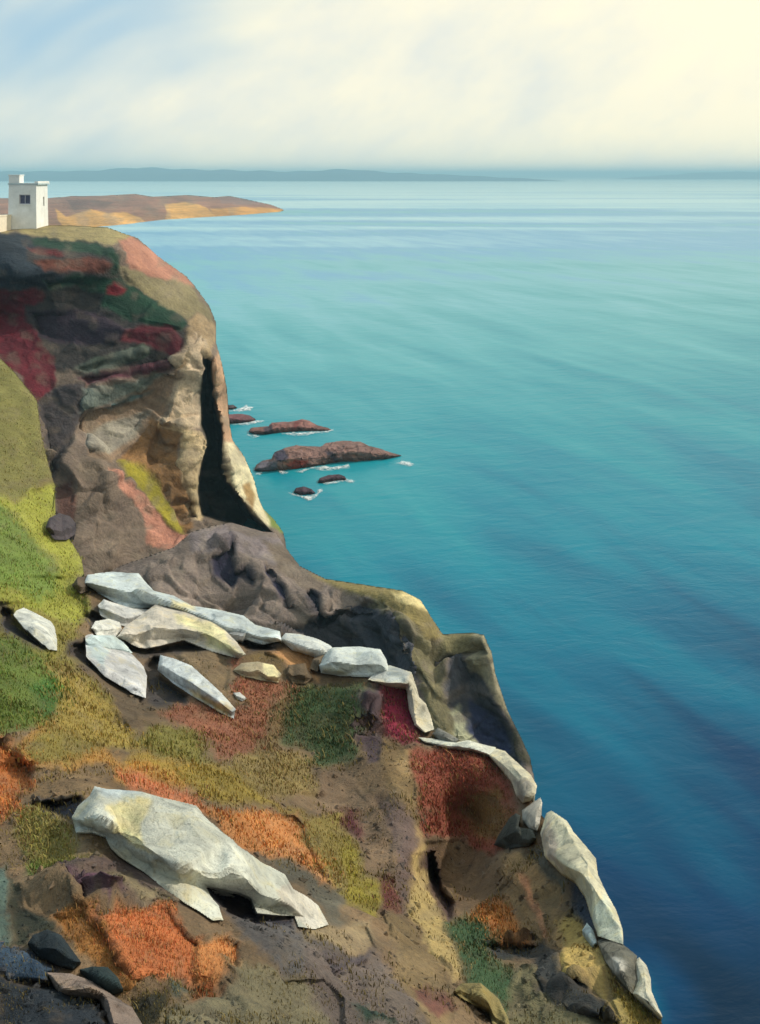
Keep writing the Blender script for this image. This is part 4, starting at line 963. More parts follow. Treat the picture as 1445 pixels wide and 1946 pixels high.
WH = (212, 214, 208)
CREAM = (236, 224, 176)  # sunlit tone, painted on pale rocks where the sun hits
BLUE = (196, 212, 216)
LEDGE = 'pale rocks of the ledge'
EDGE = 'pale rocks along the cliff edge'
ROCKS = [
    ('white chunky rock alone in the green grass slope', pg('c', [(62, 285), (75, 265), (110, 252), (160, 275), (235, 315), (250, 340), (262, 395), (262, 448), (225, 445), (180, 405), (110, 345)]), .55, WH, MAT_ROCK, None, []),
    ('long pale blue slab along the top of the rock ledge', pg('c', [(412, 160), (430, 122), (540, 112), (650, 118), (690, 160), (715, 185), (800, 205), (880, 245), (1000, 262), (1100, 285), (1150, 320), (1255, 345), (1262, 385), (1180, 398), (1080, 372), (1010, 360), (930, 310), (830, 275), (720, 250), (600, 260)]), 1.3, (204, 214, 216), MAT_ROCK, LEDGE, [(CREAM, 0, pg('c', [(780, 210), (830, 220), (900, 250), (905, 275), (850, 262), (790, 232)]))]),
    ('grey-white wedge under the left end of the top slab', pg('c', [(455, 245), (480, 222), (600, 258), (690, 262), (650, 290), (575, 330), (520, 315), (465, 285)]), .6, (204, 204, 202), MAT_ROCK, LEDGE, []),
    ('blue-white block filling the corner under the small rounded block', pg('c', [(398, 400), (425, 385), (520, 385), (560, 410), (600, 455), (520, 462), (440, 440), (405, 440)]), .6, (196, 212, 214), MAT_ROCK, LEDGE, []),
    ('low grey slab behind the cream topped slab', pg('c', [(930, 330), (960, 300), (1040, 330), (1120, 365), (1110, 400), (1060, 395), (1000, 365)]), .6, (176, 178, 178), MAT_ROCK, LEDGE, []),
    ('small rounded white block at the left of the ledge', pg('c', [(422, 345), (440, 318), (500, 308), (545, 322), (555, 350), (530, 380), (450, 378)]), .5, (224, 224, 218), MAT_ROCK, LEDGE, []),
    ('cream topped slab lying across the middle of the ledge', pg('c', [(555, 385), (590, 340), (650, 305), (720, 255), (800, 275), (880, 295), (960, 315), (1010, 350), (1070, 405), (1108, 455), (1080, 470), (960, 440), (880, 410), (840, 395), (760, 415), (700, 430), (650, 425)]), 1.0, (206, 198, 186), MAT_ROCK, LEDGE, [(CREAM, 0, pg('c', [(800, 278), (880, 292), (970, 318), (1020, 355), (1110, 455), (1060, 462), (960, 420), (900, 350), (830, 325)]))]),
    ('blue-grey slab with pointed lower end below the ledge', pg('c', [(400, 400), (430, 392), (500, 440), (600, 470), (650, 520), (665, 560), (660, 645), (600, 625), (540, 590), (480, 560), (405, 480)]), .8, (204, 204, 206), MAT_ROCK, LEDGE, [(BLUE, 0, pg('c', [(400, 395), (440, 395), (500, 440), (470, 520), (405, 480)]))]),
    ('long tapering white slab pointing downhill towards the rust coloured bank', pg('c', [(732, 545), (745, 487), (800, 500), (880, 530), (940, 580), (1010, 640), (1068, 700), (1060, 740), (1000, 715), (900, 660), (800, 600)]), .6, (210, 216, 218), MAT_ROCK, LEDGE, [((214, 190, 140), 0, pg('c', [(850, 625), (960, 660), (1068, 715), (1060, 745), (1000, 720), (900, 665)]))]),
    ('small cream and grey stone in the rust coloured bank', pg('c', [(1075, 540), (1110, 512), (1180, 505), (1250, 520), (1282, 555), (1270, 588), (1200, 580), (1110, 562)]), .4, (178, 164, 136), MAT_ROCK, LEDGE, [(CREAM, 0, pg('c', [(1200, 520), (1250, 520), (1285, 560), (1270, 590), (1210, 580)]))]),
    ('tiny white stone below the cream and grey stone', pg('c', [(1070, 645), (1100, 642), (1130, 668), (1110, 678), (1085, 668)]), .2, (214, 214, 210), MAT_ROCK, LEDGE, []),
    ('pale block at the right end of the long top slab', pg('d', [(205, 400), (230, 376), (290, 380), (370, 400), (425, 425), (445, 450), (400, 490), (330, 460), (260, 445)]), .8, (206, 210, 208), MAT_ROCK, LEDGE, []),
    ('square white block above the dark green bank', pg('d', [(385, 510), (410, 475), (440, 445), (560, 440), (650, 450), (675, 490), (690, 545), (600, 560), (470, 555), (395, 545)]), 1.0, (208, 216, 214), MAT_ROCK, LEDGE, []),
    ('pale stepped rock around the crimson bank', pg('d', [(600, 580), (640, 545), (700, 515), (760, 535), (800, 548), (815, 590), (835, 660), (865, 690), (885, 740), (905, 810), (860, 825), (815, 790), (790, 720), (775, 620), (690, 608)]), .7, (214, 206, 184), MAT_ROCK, EDGE, [((204, 210, 208), 0, pg('d', [(600, 580), (640, 545), (700, 515), (790, 545), (770, 575), (690, 590)]))]),
    ('small grey rock behind the white cliff edge shelf', pg('d', [(895, 830), (920, 800), (980, 830), (1020, 855), (1010, 880), (940, 870)]), .5, (150, 146, 136), MAT_ROCK, EDGE, []),
    ('thin white shelf above the deep red bank', pg('d', [(830, 845), (900, 852), (1000, 868), (1060, 858), (1130, 878), (1190, 892), (1170, 930), (1080, 905), (960, 892), (860, 868)]), .35, (222, 222, 208), MAT_ROCK, EDGE, []),
    ('knobbly cream rock on the cliff edge right of the deep red bank', pg('f', [(680, 112), (710, 88), (745, 98), (800, 150), (845, 190), (868, 230), (865, 265), (845, 290), (815, 300), (790, 275), (770, 220), (735, 175)]), .55, (224, 216, 190), MAT_ROCK, EDGE, [((176, 166, 152), 0, pg('f', [(770, 220), (850, 205), (830, 280), (800, 300)]))]),
    ('small pointed grey-white rock beside the dark hooked rock', pg('f', [(810, 330), (850, 300), (882, 278), (890, 300), (880, 380), (870, 410), (840, 400), (812, 370)]), .35, (204, 196, 182), MAT_ROCK, EDGE, []),
    ('tall white rock leaning down the cliff edge above the blue sea', pg('f', [(882, 420), (905, 340), (925, 330), (985, 370), (1010, 410), (1060, 470), (1100, 520), (1108, 580), (1140, 650), (1180, 720), (1205, 800), (1208, 858), (1110, 825), (1080, 740), (1060, 670), (1020, 610), (965, 575), (900, 510)]), .75, (224, 218, 190), MAT_ROCK, EDGE, [((196, 182, 166), 0, pg('f', [(880, 420), (910, 350), (940, 420), (950, 500), (970, 570), (900, 510)])), ((220, 224, 204), 0, pg('f', [(1080, 720), (1150, 660), (1210, 800), (1210, 860), (1110, 825)]))]),
    ('small pale blue stone wedged below the tall cliff edge rock', pg('f', [(1045, 800), (1065, 770), (1090, 800), (1105, 850), (1090, 862), (1065, 830)]), .2, BLUE, MAT_ROCK, EDGE, []),
    ('grey cliff edge rock with a round pale blotch', pg('f', [(1105, 845), (1130, 825), (1200, 850), (1262, 900), (1255, 960), (1275, 1030), (1240, 1050), (1180, 980), (1135, 920)]), .4, (112, 110, 100), MAT_DARKROCK, EDGE, [((196, 192, 182), 0, pg('f', [(1150, 925), (1175, 900), (1205, 915), (1210, 950), (1180, 972), (1155, 955)]))]),
    ('lowest white rock on the cliff edge beside pale blue water', pg('f', [(1250, 925), (1270, 905), (1300, 940), (1315, 990), (1318, 1040), (1345, 1100), (1362, 1145), (1320, 1115), (1245, 1050), (1262, 1000)]), .3, (220, 216, 196), MAT_ROCK, EDGE, []),
    ('big white outcrop with two prongs on the near slope', pg('e', [(305, 238), (330, 190), (380, 145), (400, 106), (450, 118), (545, 122), (600, 128), (700, 160), (830, 192), (860, 235), (940, 305), (1035, 372), (1110, 430), (1205, 478), (1240, 540), (1300, 575), (1345, 610), (1390, 692), (1330, 712), (1262, 700), (1245, 655), (1150, 648), (1088, 640), (1060, 580), (1010, 555), (940, 540), (870, 528), (890, 570), (925, 610), (945, 672), (900, 672), (840, 630), (770, 590), (700, 545), (610, 470), (500, 398), (468, 365), (445, 320), (390, 305), (322, 305)]), .62, (218, 220, 208), MAT_ROCK, None, [(CREAM, 0, pg('e', [(455, 190), (560, 140), (640, 180), (600, 260), (600, 340), (660, 400), (560, 370), (480, 310)])), ((206, 218, 222), 0, pg('e', [(395, 106), (600, 126), (560, 165), (430, 140)])), ((196, 192, 172), 0, pg('e', [(460, 340), (560, 380), (720, 440), (830, 470), (800, 600), (690, 550), (590, 470), (480, 400)])), ((214, 208, 196), 0, pg('e', [(1160, 560), (1230, 500), (1320, 590), (1395, 695), (1330, 715), (1230, 650)]))]),  # cream paints its sunlit part, grey-beige the shaded lower flank
    # dark stones
    ('round dark purple boulder at the edge of the green slope', pg('b', [(208, 850), (225, 805), (270, 782), (320, 795), (350, 830), (345, 880), (310, 905), (250, 905)]), 1.0, (78, 70, 76), MAT_DARKROCK, None, []),
    ('brown stone under the left corner of the ledge top slab', pg('c', [(330, 150), (355, 112), (430, 105), (420, 135), (405, 175), (370, 188)]), .5, (92, 80, 68), MAT_DARKROCK, None, []),
    ('small brown stone beside the cream and grey stone', pg('c', [(1310, 560), (1320, 515), (1400, 505), (1410, 540), (1435, 575), (1400, 600), (1340, 598)]), .4, (104, 88, 68), MAT_DARKROCK, None, []),
    ('brown rounded stone at the left of the square white block', pg('d', [(335, 530), (350, 485), (395, 460), (412, 470), (390, 520), (370, 545)]), .5, (122, 106, 86), MAT_DARKROCK, None, []),
    ('dark hooked rock jutting out near the cliff edge', pg('f', [(700, 465), (715, 430), (760, 360), (785, 340), (805, 350), (795, 395), (850, 405), (868, 440), (840, 468), (750, 482)]), .55, (58, 62, 58), MAT_DARKROCK, None, []),
    ('rounded blue-black boulder left of the orange bracken', pg('e', [(118, 770), (140, 735), (200, 710), (260, 735), (300, 790), (345, 850), (310, 878), (240, 860), (160, 825)]), .25, (36, 48, 56), MAT_DARKROCK, None, []),
    ('dark green boulder below the orange bracken', pg('e', [(335, 880), (390, 868), (455, 872), (500, 915), (522, 965), (470, 985), (400, 945)]), .2, (42, 58, 60), MAT_DARKROCK, None, []),
    ('long lilac-grey stone near the bottom corner', pg('e', [(200, 895), (300, 898), (390, 930), (440, 965), (490, 1000), (560, 1040), (610, 1125), (470, 1125), (425, 1005), (330, 995), (255, 980), (225, 940)]), .22, (150, 132, 122), MAT_DARKROCK, None, []),
    ('khaki ribbed rock at the bottom below the tan rib', pg('f', [(540, 1040), (570, 1008), (650, 1008), (720, 1070), (755, 1140), (770, 1200), (700, 1190), (680, 1120), (600, 1085)]), .35, (146, 132, 86), MAT_DARKROCK, None, []),
]
NEAR = {}


def near_tint(u, v):
    c, k = paint(u, v, ((118, 96, 72), 0), NEAR_PATCH, 1.0, 10.0, 10.0, 41, .6, .12)
    return c * np.where(k > .5, .98, .90)[:, None], k


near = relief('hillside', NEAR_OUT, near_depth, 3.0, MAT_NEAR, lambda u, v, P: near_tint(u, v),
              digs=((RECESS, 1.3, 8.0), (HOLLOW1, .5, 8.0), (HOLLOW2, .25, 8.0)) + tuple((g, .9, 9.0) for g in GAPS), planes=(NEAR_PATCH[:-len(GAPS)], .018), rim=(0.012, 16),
              rough=((2.2, .10, 4), (.35, .025, 4)), fac=((2.3, .26), (.8, .13)),
              skirt=((1.2, -.6), (4, -5), (14, -30), (20, -62)), seed=24, sharp=34.0, soft=.4, strata=(.5, .05, .4), ret=NEAR, calm=[r[1] for r in ROCKS])
tag(near, kind='structure')

for i, (lab, outl, T, colr, mat, grp, pats) in enumerate(ROCKS):
    if grp == LEDGE:
        oc = np.asarray(outl); oc = oc.mean(0) + (oc - oc.mean(0)) * np.array([1.07, 1.16])
        outl = [tuple(p) for p in oc]
    dark = mat is MAT_DARKROCK
    big = lab.startswith('big white')
    GEMS = ('thin white shelf above the deep red bank', 'long lilac-grey stone near the bottom corner', 'pale stepped rock around the crimson bank')
    rock('boulder' if dark else ('rock_outcrop' if big else 'rock'), lab, 'boulder' if dark else 'rock', outl, T, colr, mat, grp or ('dark stones on the slope' if dark else None),
         seed=300 + i * 7, patches=pats, planes=6 if big else 5, gain=1.0 if not dark else 1.05, step=2.0, lift=.10,
         front=(.30, .50) if big else (.30, .52),
         style='block' if big or (np.ptp(np.asarray(outl)[:, 0]) > 1.1 * np.ptp(np.asarray(outl)[:, 1]) and lab not in GEMS) else 'gem')


# ------------------------------------------------------------------ low growth on the near hillside
def build_growth():
    rng = np.random.RandomState(5)
    m, nt, b = node_mat('growth')
    at = nt.nodes.new('ShaderNodeAttribute'); at.attribute_name = 'tint'
    nz = noise_node(nt, 6.0, 3, .6, nt.nodes.new('ShaderNodeTexCoord').outputs['Object'])
    c = mul_col(nt, at.outputs['Color'], ramp_node(nt, nz.outputs['Fac'], [(.3, (.8, .8, .8)), (.7, (1.2, 1.2, 1.15))]))
    nt.links.new(c, b.inputs['Base Color'])
    b.inputs['Roughness'].default_value = .85
    b.inputs['Specular IOR Level'].default_value = .15
    u, v, P, col, veg = NEAR['u'], NEAR['v'], NEAR['P'], NEAR['col'], NEAR['veg']
    ok = (u > -400) & (v < 2100)
    for r in ROCKS:
        p = np.asarray(r[1])
        mm = ok & (u > p[:, 0].min() - 4) & (u < p[:, 0].max() + 4) & (v > p[:, 1].min() - 4) & (v < p[:, 1].max() + 4)
        ii = np.where(mm)[0]
        ok[ii[sdf(r[1], u[ii], v[ii]) > 0]] = False
    vg = veg + .55 * fbm(P / .45, 3, 66)                 # growth thins out raggedly at the edge of each bank
    bare = ok & (vg < .5)
    ok &= vg > .5
    ids = np.where(ok)[0]
    NEAR['bare'] = bare
    rocky = np.where(bare & (fbm(P / 1.1, 3, 55) > .12))[0]              # sparse tufts where soil lodges between stones
    pick = np.concatenate([rng.choice(ids, GROWTH_N - GROWTH_N // 9), rng.choice(rocky, GROWTH_N // 9)])
    d = P[pick, 1]
    p0 = P[pick] + rng.uniform(-1, 1, (GROWTH_N, 3)) * (d * 0.0022)[:, None] * np.array([1, 2, .2])
    clump = .55 + .9 * np.clip(fbm(p0 / .8, 3, 77) + .45, 0, 1)
    h = rng.uniform(.012, .038, GROWTH_N) * clump * np.clip(d / 11, .8, 2.0)
    straw = rng.rand(GROWTH_N) < .05
    h = np.where(straw, h * rng.uniform(1.8, 3.2, GROWTH_N), h)
    w = h * np.where(straw, .05, rng.uniform(.12, .26, GROWTH_N))
    a = rng.uniform(0, 2 * math.pi, GROWTH_N)
    side = np.stack([np.cos(a), np.sin(a), 0 * a], -1) * w[:, None]
    lean = np.stack([rng.normal(-.25, .45, GROWTH_N), rng.normal(0, .45, GROWTH_N), np.ones(GROWTH_N)], -1)
    tip = p0 + lean * h[:, None]
    mid = p0 + lean * np.array([.35, .35, .55]) * h[:, None]
    p0[:, 2] -= .02
    Vv = np.stack([p0 - side, p0 + side, mid + side * .8, tip, mid - side * .8], 1).reshape(-1, 3)
    base = np.arange(GROWTH_N)[:, None] * 5
    T = np.concatenate([base + np.array([[0, 1, 2]]), base + np.array([[0, 2, 4]]), base + np.array([[4, 2, 3]])])
    pj = np.clip(pick + rng.randint(-11, 12, GROWTH_N), 0, len(col) - 1)
    cc = col[pj] * rng.uniform(.95, 1.55, (GROWTH_N, 1)) * (1 + rng.uniform(-.12, .12, (GROWTH_N, 3)))
    alien = (rng.rand(GROWTH_N) < .16) | (veg[pick] < .5)
    cc[alien] = lin((122, 108, 62)) * rng.uniform(.5, 1.2, (alien.sum(), 1)) * .8 + cc[alien] * .2
    cc[straw] = cc[straw] * .5 + lin((176, 156, 96)) * .35
    ob = mesh_np('grass', Vv, T, m, np.repeat(np.clip(cc, 0, .8), 5, 0), None, False)
    tag(ob, 'low grass, heather and bracken covering the near slope', 'grass', kind='stuff')


GROWTH_N = 190000
build_growth()


def build_rubble():
    """frost-broken stone chips lying on the bare ground of the near slope"""
    rng = np.random.RandomState(11)
    ids = np.where(NEAR['bare'])[0]
    n = 9000
    pick = rng.choice(ids, n)
    P, col = NEAR['P'][pick], NEAR['col'][pick]
    keep = fbm(P / .9, 3, 91) > -.12
    P, col = P[keep], col[keep]; n = len(P)
    r = .012 + .05 * rng.rand(n) ** 4
    r *= np.clip(P[:, 1] / 10, .9, 1.8)
    unit = np.array([(1, 0, 0), (-1, 0, 0), (0, 1, 0), (0, -1, 0), (0, 0, 1), (0, 0, -1)], float)
    a = rng.uniform(0, 2 * math.pi, n); ca, sa = np.cos(a), np.sin(a)
    V = unit[None] * rng.uniform(.5, 1.25, (n, 6, 1)) + rng.uniform(-.3, .3, (n, 6, 3))
    V[:, :, 2] *= .6
    X = V[:, :, 0] * ca[:, None] - V[:, :, 1] * sa[:, None]
    Y = V[:, :, 0] * sa[:, None] + V[:, :, 1] * ca[:, None]
    V = np.stack([X, Y, V[:, :, 2]], -1) * r[:, None, None] + P[:, None]
    tri = np.array([(0, 2, 4), (2, 1, 4), (1, 3, 4), (3, 0, 4), (2, 0, 5), (1, 2, 5), (3, 1, 5), (0, 3, 5)])
    T = (np.arange(n)[:, None, None] * 6 + tri[None]).reshape(-1, 3)
    cc = col * rng.uniform(.7, 1.5, (n, 1)) + rng.uniform(0, .03, (n, 1))
    ob = mesh_np('gravel', V.reshape(-1, 3), T, MAT_DARKROCK, np.repeat(np.clip(cc, 0, .7), 6, 0), None, False)
    tag(ob, 'small stone chips scattered over the bare near slope', 'gravel', kind='stuff')


build_rubble()

# ------------------------------------------------------------------ rocks in the sea
SEA_ROCKS = [
    ('largest sea rock, long and brown with a tapering seaward tail', [(285, 530), (300, 490), (340, 465), (400, 455), (420, 410), (480, 385), (560, 365), (720, 375), (760, 350), (860, 335), (980, 340), (1040, 370), (1130, 395), (1250, 432), (1200, 455), (1040, 475), (970, 490), (880, 480), (830, 490), (700, 505), (560, 535), (480, 542), (440, 522), (340, 552)], 6.0,
     (134, 104, 98), [((140, 62, 52), 0, pg('g', [(500, 500), (560, 460), (630, 470), (620, 510), (540, 535)])), ((70, 64, 84), 0, pg('g', [(410, 410), (480, 390), (520, 450), (480, 480), (430, 470)])), ((84, 72, 84), 0, pg('g', [(740, 400), (780, 400), (850, 470), (820, 480)])), ((118, 112, 124), 0, pg('g', [(285, 530), (320, 470), (430, 460), (440, 520), (340, 555)]))]),
    ('long low reddish sea rock behind the largest one', [(250, 275), (265, 252), (380, 240), (400, 215), (530, 210), (560, 203), (600, 195), (650, 205), (700, 235), (770, 250), (795, 266), (760, 276), (640, 276), (540, 286), (400, 291), (290, 300)], 5.0,
     (142, 100, 94), [((78, 66, 78), 0, pg('g', [(340, 240), (400, 225), (400, 290), (350, 292)])), ((128, 70, 66), 0, pg('g', [(550, 205), (610, 195), (560, 280), (540, 260)]))]),
    ('flat maroon sea rock half hidden by the cliff', [(20, 168), (120, 164), (200, 159), (260, 170), (300, 196), (280, 212), (180, 224), (20, 226)], 5.0, (122, 82, 86), []),
    ('tiny farthest sea rock awash beside the cliff', [(20, 108), (150, 100), (176, 118), (150, 132), (20, 136)], 3.0, (96, 82, 88), []),
    ('low dark sea rock in front of the largest one', [(700, 612), (715, 580), (770, 560), (840, 554), (880, 568), (892, 590), (820, 602), (740, 614)], 3.0, (92, 70, 82), []),
    ('small dark sea rock nearest the cliff, ringed with foam', [(545, 672), (560, 645), (610, 634), (660, 650), (690, 677), (650, 692), (580, 692)], 3.0, (88, 68, 84), []),
]
for i, (lab, pts, T, colr, pats) in enumerate(SEA_ROCKS):
    outl = pg('g', pts)
    oo = np.asarray(outl)

    def wl(u, v, oo=oo):
        # water line of this rock: lowest outline point in each column
        us = np.linspace(oo[:, 0].min(), oo[:, 0].max(), 60)
        low = np.zeros(60)
        n = len(oo)
        for k in range(n):
            (x0, y0), (x1, y1) = oo[k], oo[(k + 1) % n]
            m = (us >= min(x0, x1) - .01) & (us <= max(x0, x1) + .01)
            if x0 != x1:
                low[m] = np.maximum(low[m], y0 + (us[m] - x0) / (x1 - x0) * (y1 - y0))
        low = np.convolve(np.pad(low, 3, 'edge'), np.ones(7) / 7, 'valid')
        vb = np.interp(u, us, low)
        k = np.maximum(vb - v, 0)
        return sea_depth(np.maximum(vb, v)) * (1 + .0011 * k + .00002 * k * k)
    rock('sea_rock', lab, 'sea rock', outl, T * .35, colr, MAT_SEAROCK, 'rocks in the sea below the headland', base=wl, step=1.2, seed=700 + i * 11, patches=pats,
         planes=6, lift=0.0, skirt=((3.0, -.4), (7.0, -6.0)), gain=1.1, fac_amp=T * .11, free=True, front=(.35, .6), tilt=.8)

# foam around them
m_foam, nt, bs = node_mat('foam')
n_ = noise_node(nt, 0.8, 6, 0.7, nt.nodes.new('ShaderNodeTexCoord').outputs['Object'])
bs.inputs['Base Color'].default_value = (.80, .83, .84, 1)
fa_ = nt.nodes.new('ShaderNodeAttribute'); fa_.attribute_name = 'tint'
al = mul_col(nt, ramp_node(nt, n_.outputs['Fac'], [(.34, (.05, .05, .05)), (.62, (1, 1, 1))]), fa_.outputs['Color'])
nt.links.new(al, bs.inputs['Alpha'])
bs.inputs['Roughness'].default_value = .7
FOAM = [[(120, 142), (180, 132), (230, 108), (280, 120), (262, 140), (200, 146)], [(120, 228), (200, 226), (300, 205), (352, 209), (300, 222), (230, 236)],
        [(242, 298), (290, 301), (322, 310), (282, 318)], [(470, 290), (560, 286), (690, 284), (640, 298), (560, 304)], [(296, 546), (335, 552), (328, 562), (300, 558)],
        [(440, 532), (505, 545), (470, 556)], [(650, 516), (740, 504), (800, 512), (905, 494), (912, 514), (840, 522), (760, 534), (700, 524)],
        [(1218, 484), (1260, 470), (1332, 490), (1310, 502), (1260, 496)], [(890, 590), (945, 600), (930, 612), (870, 602)], [(735, 615), (820, 605), (880, 600), (820, 614), (760, 622)],
        [(515, 678), (560, 694), (600, 700), (680, 695), (732, 655), (705, 690), (680, 715), (640, 728), (590, 706), (540, 694)], [(698, 662), (722, 652), (734, 668), (710, 678)],
        [(640, 280), (740, 276), (800, 268), (770, 282), (700, 288)], [(560, 540), (640, 524), (600, 545)]]
fv, ff, fd = [], [], []
for k, poly in enumerate(FOAM):
    pts = np.asarray(pg('g', poly))
    us = np.arange(pts[:, 0].min() - 4, pts[:, 0].max() + 4, .6); vs = np.arange(pts[:, 1].min() - 3, pts[:, 1].max() + 3, .4)
    Ug, Vg = np.meshgrid(us, vs)
    sd = sdf(pts, Ug.ravel(), Vg.ravel())
    nz = fbm(np.stack([Ug.ravel() / 3.5, Vg.ravel() / 1.6, np.full(Ug.size, k * 3.0)], -1), 3, 5 + k)
    dens = np.clip((sd + nz * 2.2 + 1.6) / 4.0, 0, 1)
    keep = (dens > 0).reshape(Ug.shape)
    idx = np.full(Ug.shape, -1); n0 = len(fv)
    P = to_world(Ug.ravel(), Vg.ravel(), sea_depth(Vg.ravel()))
    P[:, 2] = 0.10 + 0.12 * np.clip(sd / 2, 0, 1) + .05 * nz
    base_n = sum(len(x) for x in fv)
    fv.append(P); fd.append(np.repeat(dens[:, None], 3, 1))
    ii = np.arange(Ug.size).reshape(Ug.shape)
    q = np.stack([ii[:-1, :-1], ii[1:, :-1], ii[1:, 1:], ii[:-1, 1:]], -1).reshape(-1, 4)
    q = q[keep.ravel()[q].all(-1)]
    ff.append(q + base_n)
FV, FF = np.concatenate(fv), np.concatenate(ff)
used = np.unique(FF); rm = np.full(len(FV), -1); rm[used] = np.arange(len(used))
tag(mesh_np('foam', FV[used], rm[FF], m_foam, np.concatenate(fd)[used]), 'white foam breaking around the sea rocks', 'foam', kind='stuff')

# ------------------------------------------------------------------ white lookout tower on the headland
M_WALL = plain_material('limewash', (.80, .80, .77), .8, .6, .16, .2)
M_FRAME = plain_material('window_frame_paint', (.36, .36, .42), .6, 6, .1)
M_ROOF = plain_material('lead_roof', (.50, .58, .60), .6, 2, .12)
m_glass, nt, bs = node_mat('window_glass')
nz = noise_node(nt, 2.0, 3, .5, nt.nodes.new('ShaderNodeTexCoord').outputs['Object'])
nt.links.new(ramp_node(nt, nz.outputs['Fac'], [(.3, (.05, .05, .09)), (.7, (.10, .09, .15))]), bs.inputs['Base Color'])
bs.inputs['Roughness'].default_value = .12


def bm_obj(name, bm, mat, parent, bevel=0.0):
    if bevel:
        bmesh.ops.bevel(bm, geom=list(bm.edges), offset=bevel, segments=2, profile=.7, affect='EDGES')
    bmesh.ops.recalc_face_normals(bm, faces=bm.faces)
    me = bpy.data.meshes.new(name); bm.to_mesh(me); bm.free()
    me.materials.append(mat)
    o = bpy.data.objects.new(name, me); COL.objects.link(o)
    if parent: o.parent = parent
    return o


def bm_box(bm, x0, x1, y0, y1, z0, z1):
    vs = [bm.verts.new(p) for p in ((x0, y0, z0), (x1, y0, z0), (x1, y1, z0), (x0, y1, z0), (x0, y0, z1), (x1, y0, z1), (x1, y1, z1), (x0, y1, z1))]
    for f in ((0, 3, 2, 1), (4, 5, 6, 7), (0, 1, 5, 4), (1, 2, 6, 5), (2, 3, 7, 6), (3, 0, 4, 7)):
        bm.faces.new([vs[i] for i in f])
    return vs


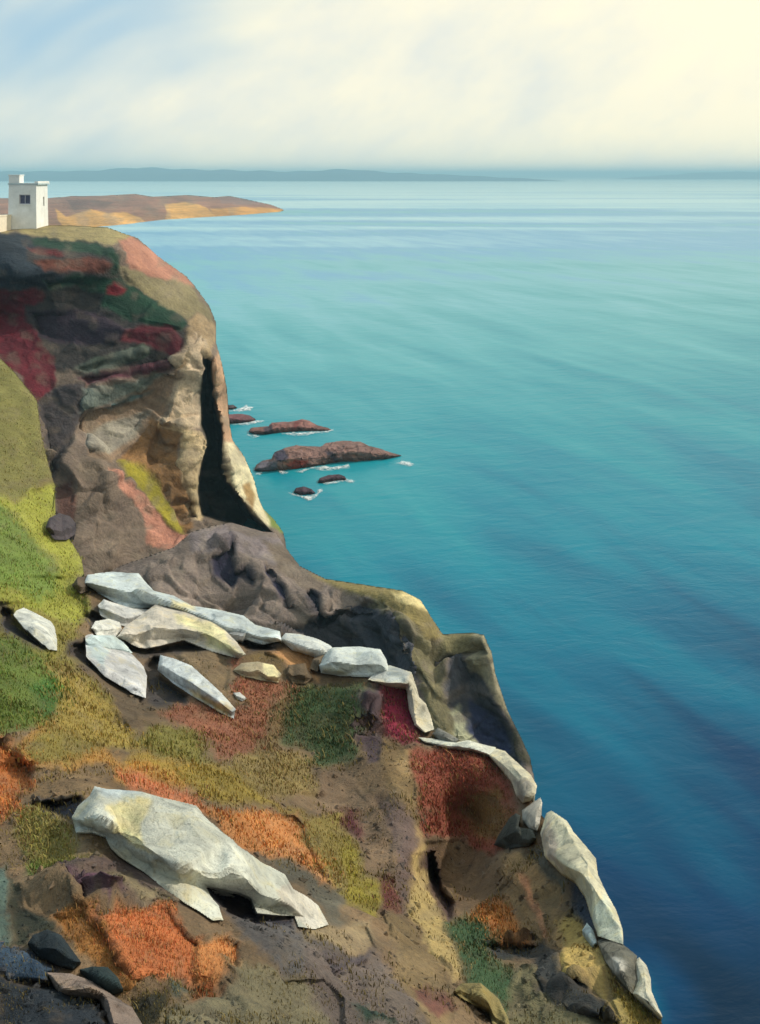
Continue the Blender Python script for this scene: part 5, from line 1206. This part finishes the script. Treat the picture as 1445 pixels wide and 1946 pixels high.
def build_tower():
    d = 164.0
    k = d / F
    x_l, x_r = (17 - CU) * k, (69 - CU) * k
    zb = EYE - (427 - V0) * k
    w = x_r - x_l
    hgt = 76 * k
    dep = 5.6
    root = bpy.data.objects.new('lookout_tower', None); COL.objects.link(root)
    root.location = ((x_l + x_r) / 2, d + dep / 2, zb)
    tag(root, 'small white square lookout tower with corner turret on the headland', 'tower')

    def flare(bm):
        for v in bm.verts:
            t = 1 - min(max(v.co.z / hgt, 0), 1)
            f = 1 + .05 * t * t
            v.co.x *= f; v.co.y *= f
    hw, hd = w / 2, dep / 2
    wx0, wx1, wz0, wz1 = -hw + 20 * k, -hw + 41 * k, 39 * k, 57 * k      # main window
    sy0, sy1, sz0, sz1 = .4, 1.15, 34 * k, 52 * k                        # slit in the lit side
    bm = bmesh.new()
    T = .45
    # four walls with real openings, built as courses round the holes
    zt = hgt
    bm_box(bm, -hw, wx0, -hd, -hd + T, -1.5, zt)
    bm_box(bm, wx1, hw, -hd, -hd + T, -1.5, zt)
    bm_box(bm, wx0, wx1, -hd, -hd + T, -1.5, wz0)
    bm_box(bm, wx0, wx1, -hd, -hd + T, wz1, zt)
    bm_box(bm, hw - T, hw, -hd + T, sy0, -1.5, zt)
    bm_box(bm, hw - T, hw, sy1, hd - T, -1.5, zt)
    bm_box(bm, hw - T, hw, sy0, sy1, -1.5, sz0)
    bm_box(bm, hw - T, hw, sy0, sy1, sz1, zt)
    bm_box(bm, -hw, hw, hd - T, hd, -1.5, zt)
    bm_box(bm, -hw, -hw + T, -hd + T, hd - T, -1.5, zt)
    flare(bm)
    bm_obj('wall', bm, M_WALL, root)
    bm = bmesh.new(); bm_box(bm, -hw - .12, hw + .42, -hd - .12, hd + .12, hgt, hgt + .30)
    bm_obj('roof', bm, M_ROOF, root, .05)
    bm = bmesh.new(); bm_box(bm, hw - .3, hw + .34, -hd, hd, hgt + .303, hgt + .62)
    bm_obj('parapet', bm, M_WALL, root, .04)
    bm = bmesh.new(); bm_box(bm, -hw - .02, -hw + 1.95, -hd + .0, -hd + 2.0, hgt + .303, hgt + 17 * k)
    tur = bm_obj('turret', bm, M_WALL, root, .08)
    bm = bmesh.new(); bm_box(bm, -hw - .10, -hw + 2.03, -hd - .08, -hd + 2.08, hgt + 17 * k + .003, hgt + 17 * k + .2)
    bm_obj('turret_cap', bm, M_WALL, tur, .04)
    # window: frame, glazing bars, pane, sill
    fl = 1 + .05 * (1 - (wz0 + wz1) / 2 / hgt) ** 2
    yw = -hd * fl
    bm = bmesh.new()
    bm_box(bm, wx0 - .02, wx0 + .14, yw + .16, yw + .30, wz0, wz1)
    bm_box(bm, wx1 - .14, wx1 + .02, yw + .16, yw + .30, wz0, wz1)
    bm_box(bm, wx0 + .14, wx1 - .14, yw + .165, yw + .30, wz0, wz0 + .14)
    bm_box(bm, wx0 + .14, wx1 - .14, yw + .165, yw + .30, wz1 - .14, wz1)
    xm = (wx0 + wx1) / 2
    bm_box(bm, xm - .06, xm + .06, yw + .17, yw + .28, wz0 + .14, wz1 - .14)
    win = bm_obj('window', bm, M_FRAME, root)
    bm = bmesh.new(); bm_box(bm, wx0, wx1, yw + .31, yw + .34, wz0, wz1)
    bm_obj('pane', bm, m_glass, win)
    bm = bmesh.new(); bm_box(bm, wx0 - .15, wx1 + .15, yw - .12, yw + .15, wz0 - .16, wz0 - .003)
    bm_obj('sill', bm, M_WALL, win)
    xs = hw * 1.012
    bm = bmesh.new()
    bm_box(bm, xs - .30, xs - .2, sy0, sy0 + .1, sz0, sz1)
    bm_box(bm, xs - .30, xs - .2, sy1 - .1, sy1, sz0, sz1)
    bm_box(bm, xs - .30, xs - .2, sy0 + .1, sy1 - .1, sz0, sz0 + .1)
    bm_box(bm, xs - .30, xs - .2, sy0 + .1, sy1 - .1, sz1 - .1, sz1)
    sw = bm_obj('window', bm, M_WALL, root)
    bm = bmesh.new(); bm_box(bm, xs - .36, xs - .32, sy0, sy1, sz0, sz1)
    bm_obj('pane', bm, m_glass, sw)
    # low wall to the left of the tower
    bm = bmesh.new()
    bm_box(bm, -.8, 0, 0, 5.2, -1.6, 1.75)
    bm_box(bm, -.88, .08, -.08, 5.28, 1.753, 1.95)
    lw = bm_obj('garden_wall', bm, plain_material('cream_render', (.78, .70, .56), .85, 1.5, .12), None)
    lw.location = (x_l + .25, d - 5.6, zb - .05)
    lw.rotation_euler = (0, 0, math.radians(-4))
    tag(lw, 'low cream wall standing beside the white tower', 'wall')


build_tower()

# ------------------------------------------------------------------ air
def build_haze():
    m = bpy.data.materials.new('haze_air'); m.use_nodes = True
    nt = m.node_tree
    for n in list(nt.nodes):
        if n.type != 'OUTPUT_MATERIAL':
            nt.nodes.remove(n)
    pv = nt.nodes.new('ShaderNodeVolumePrincipled')
    pv.inputs['Color'].default_value = (.50, .84, 1.0, 1)
    pv.inputs['Density'].default_value = HAZE_DENSITY
    pv.inputs['Anisotropy'].default_value = 0.0
    nt.links.new(pv.outputs[0], nt.nodes['Material Output'].inputs['Volume'])
    bm = bmesh.new(); bm_box(bm, -71000, 71000, -3500, 71000, -70, 132)
    ob = bm_obj('haze', bm, m, None)
    tag(ob, 'pale sea haze that fades the far hills', 'haze', kind='stuff')


HAZE_DENSITY = 1.8e-4
build_haze()
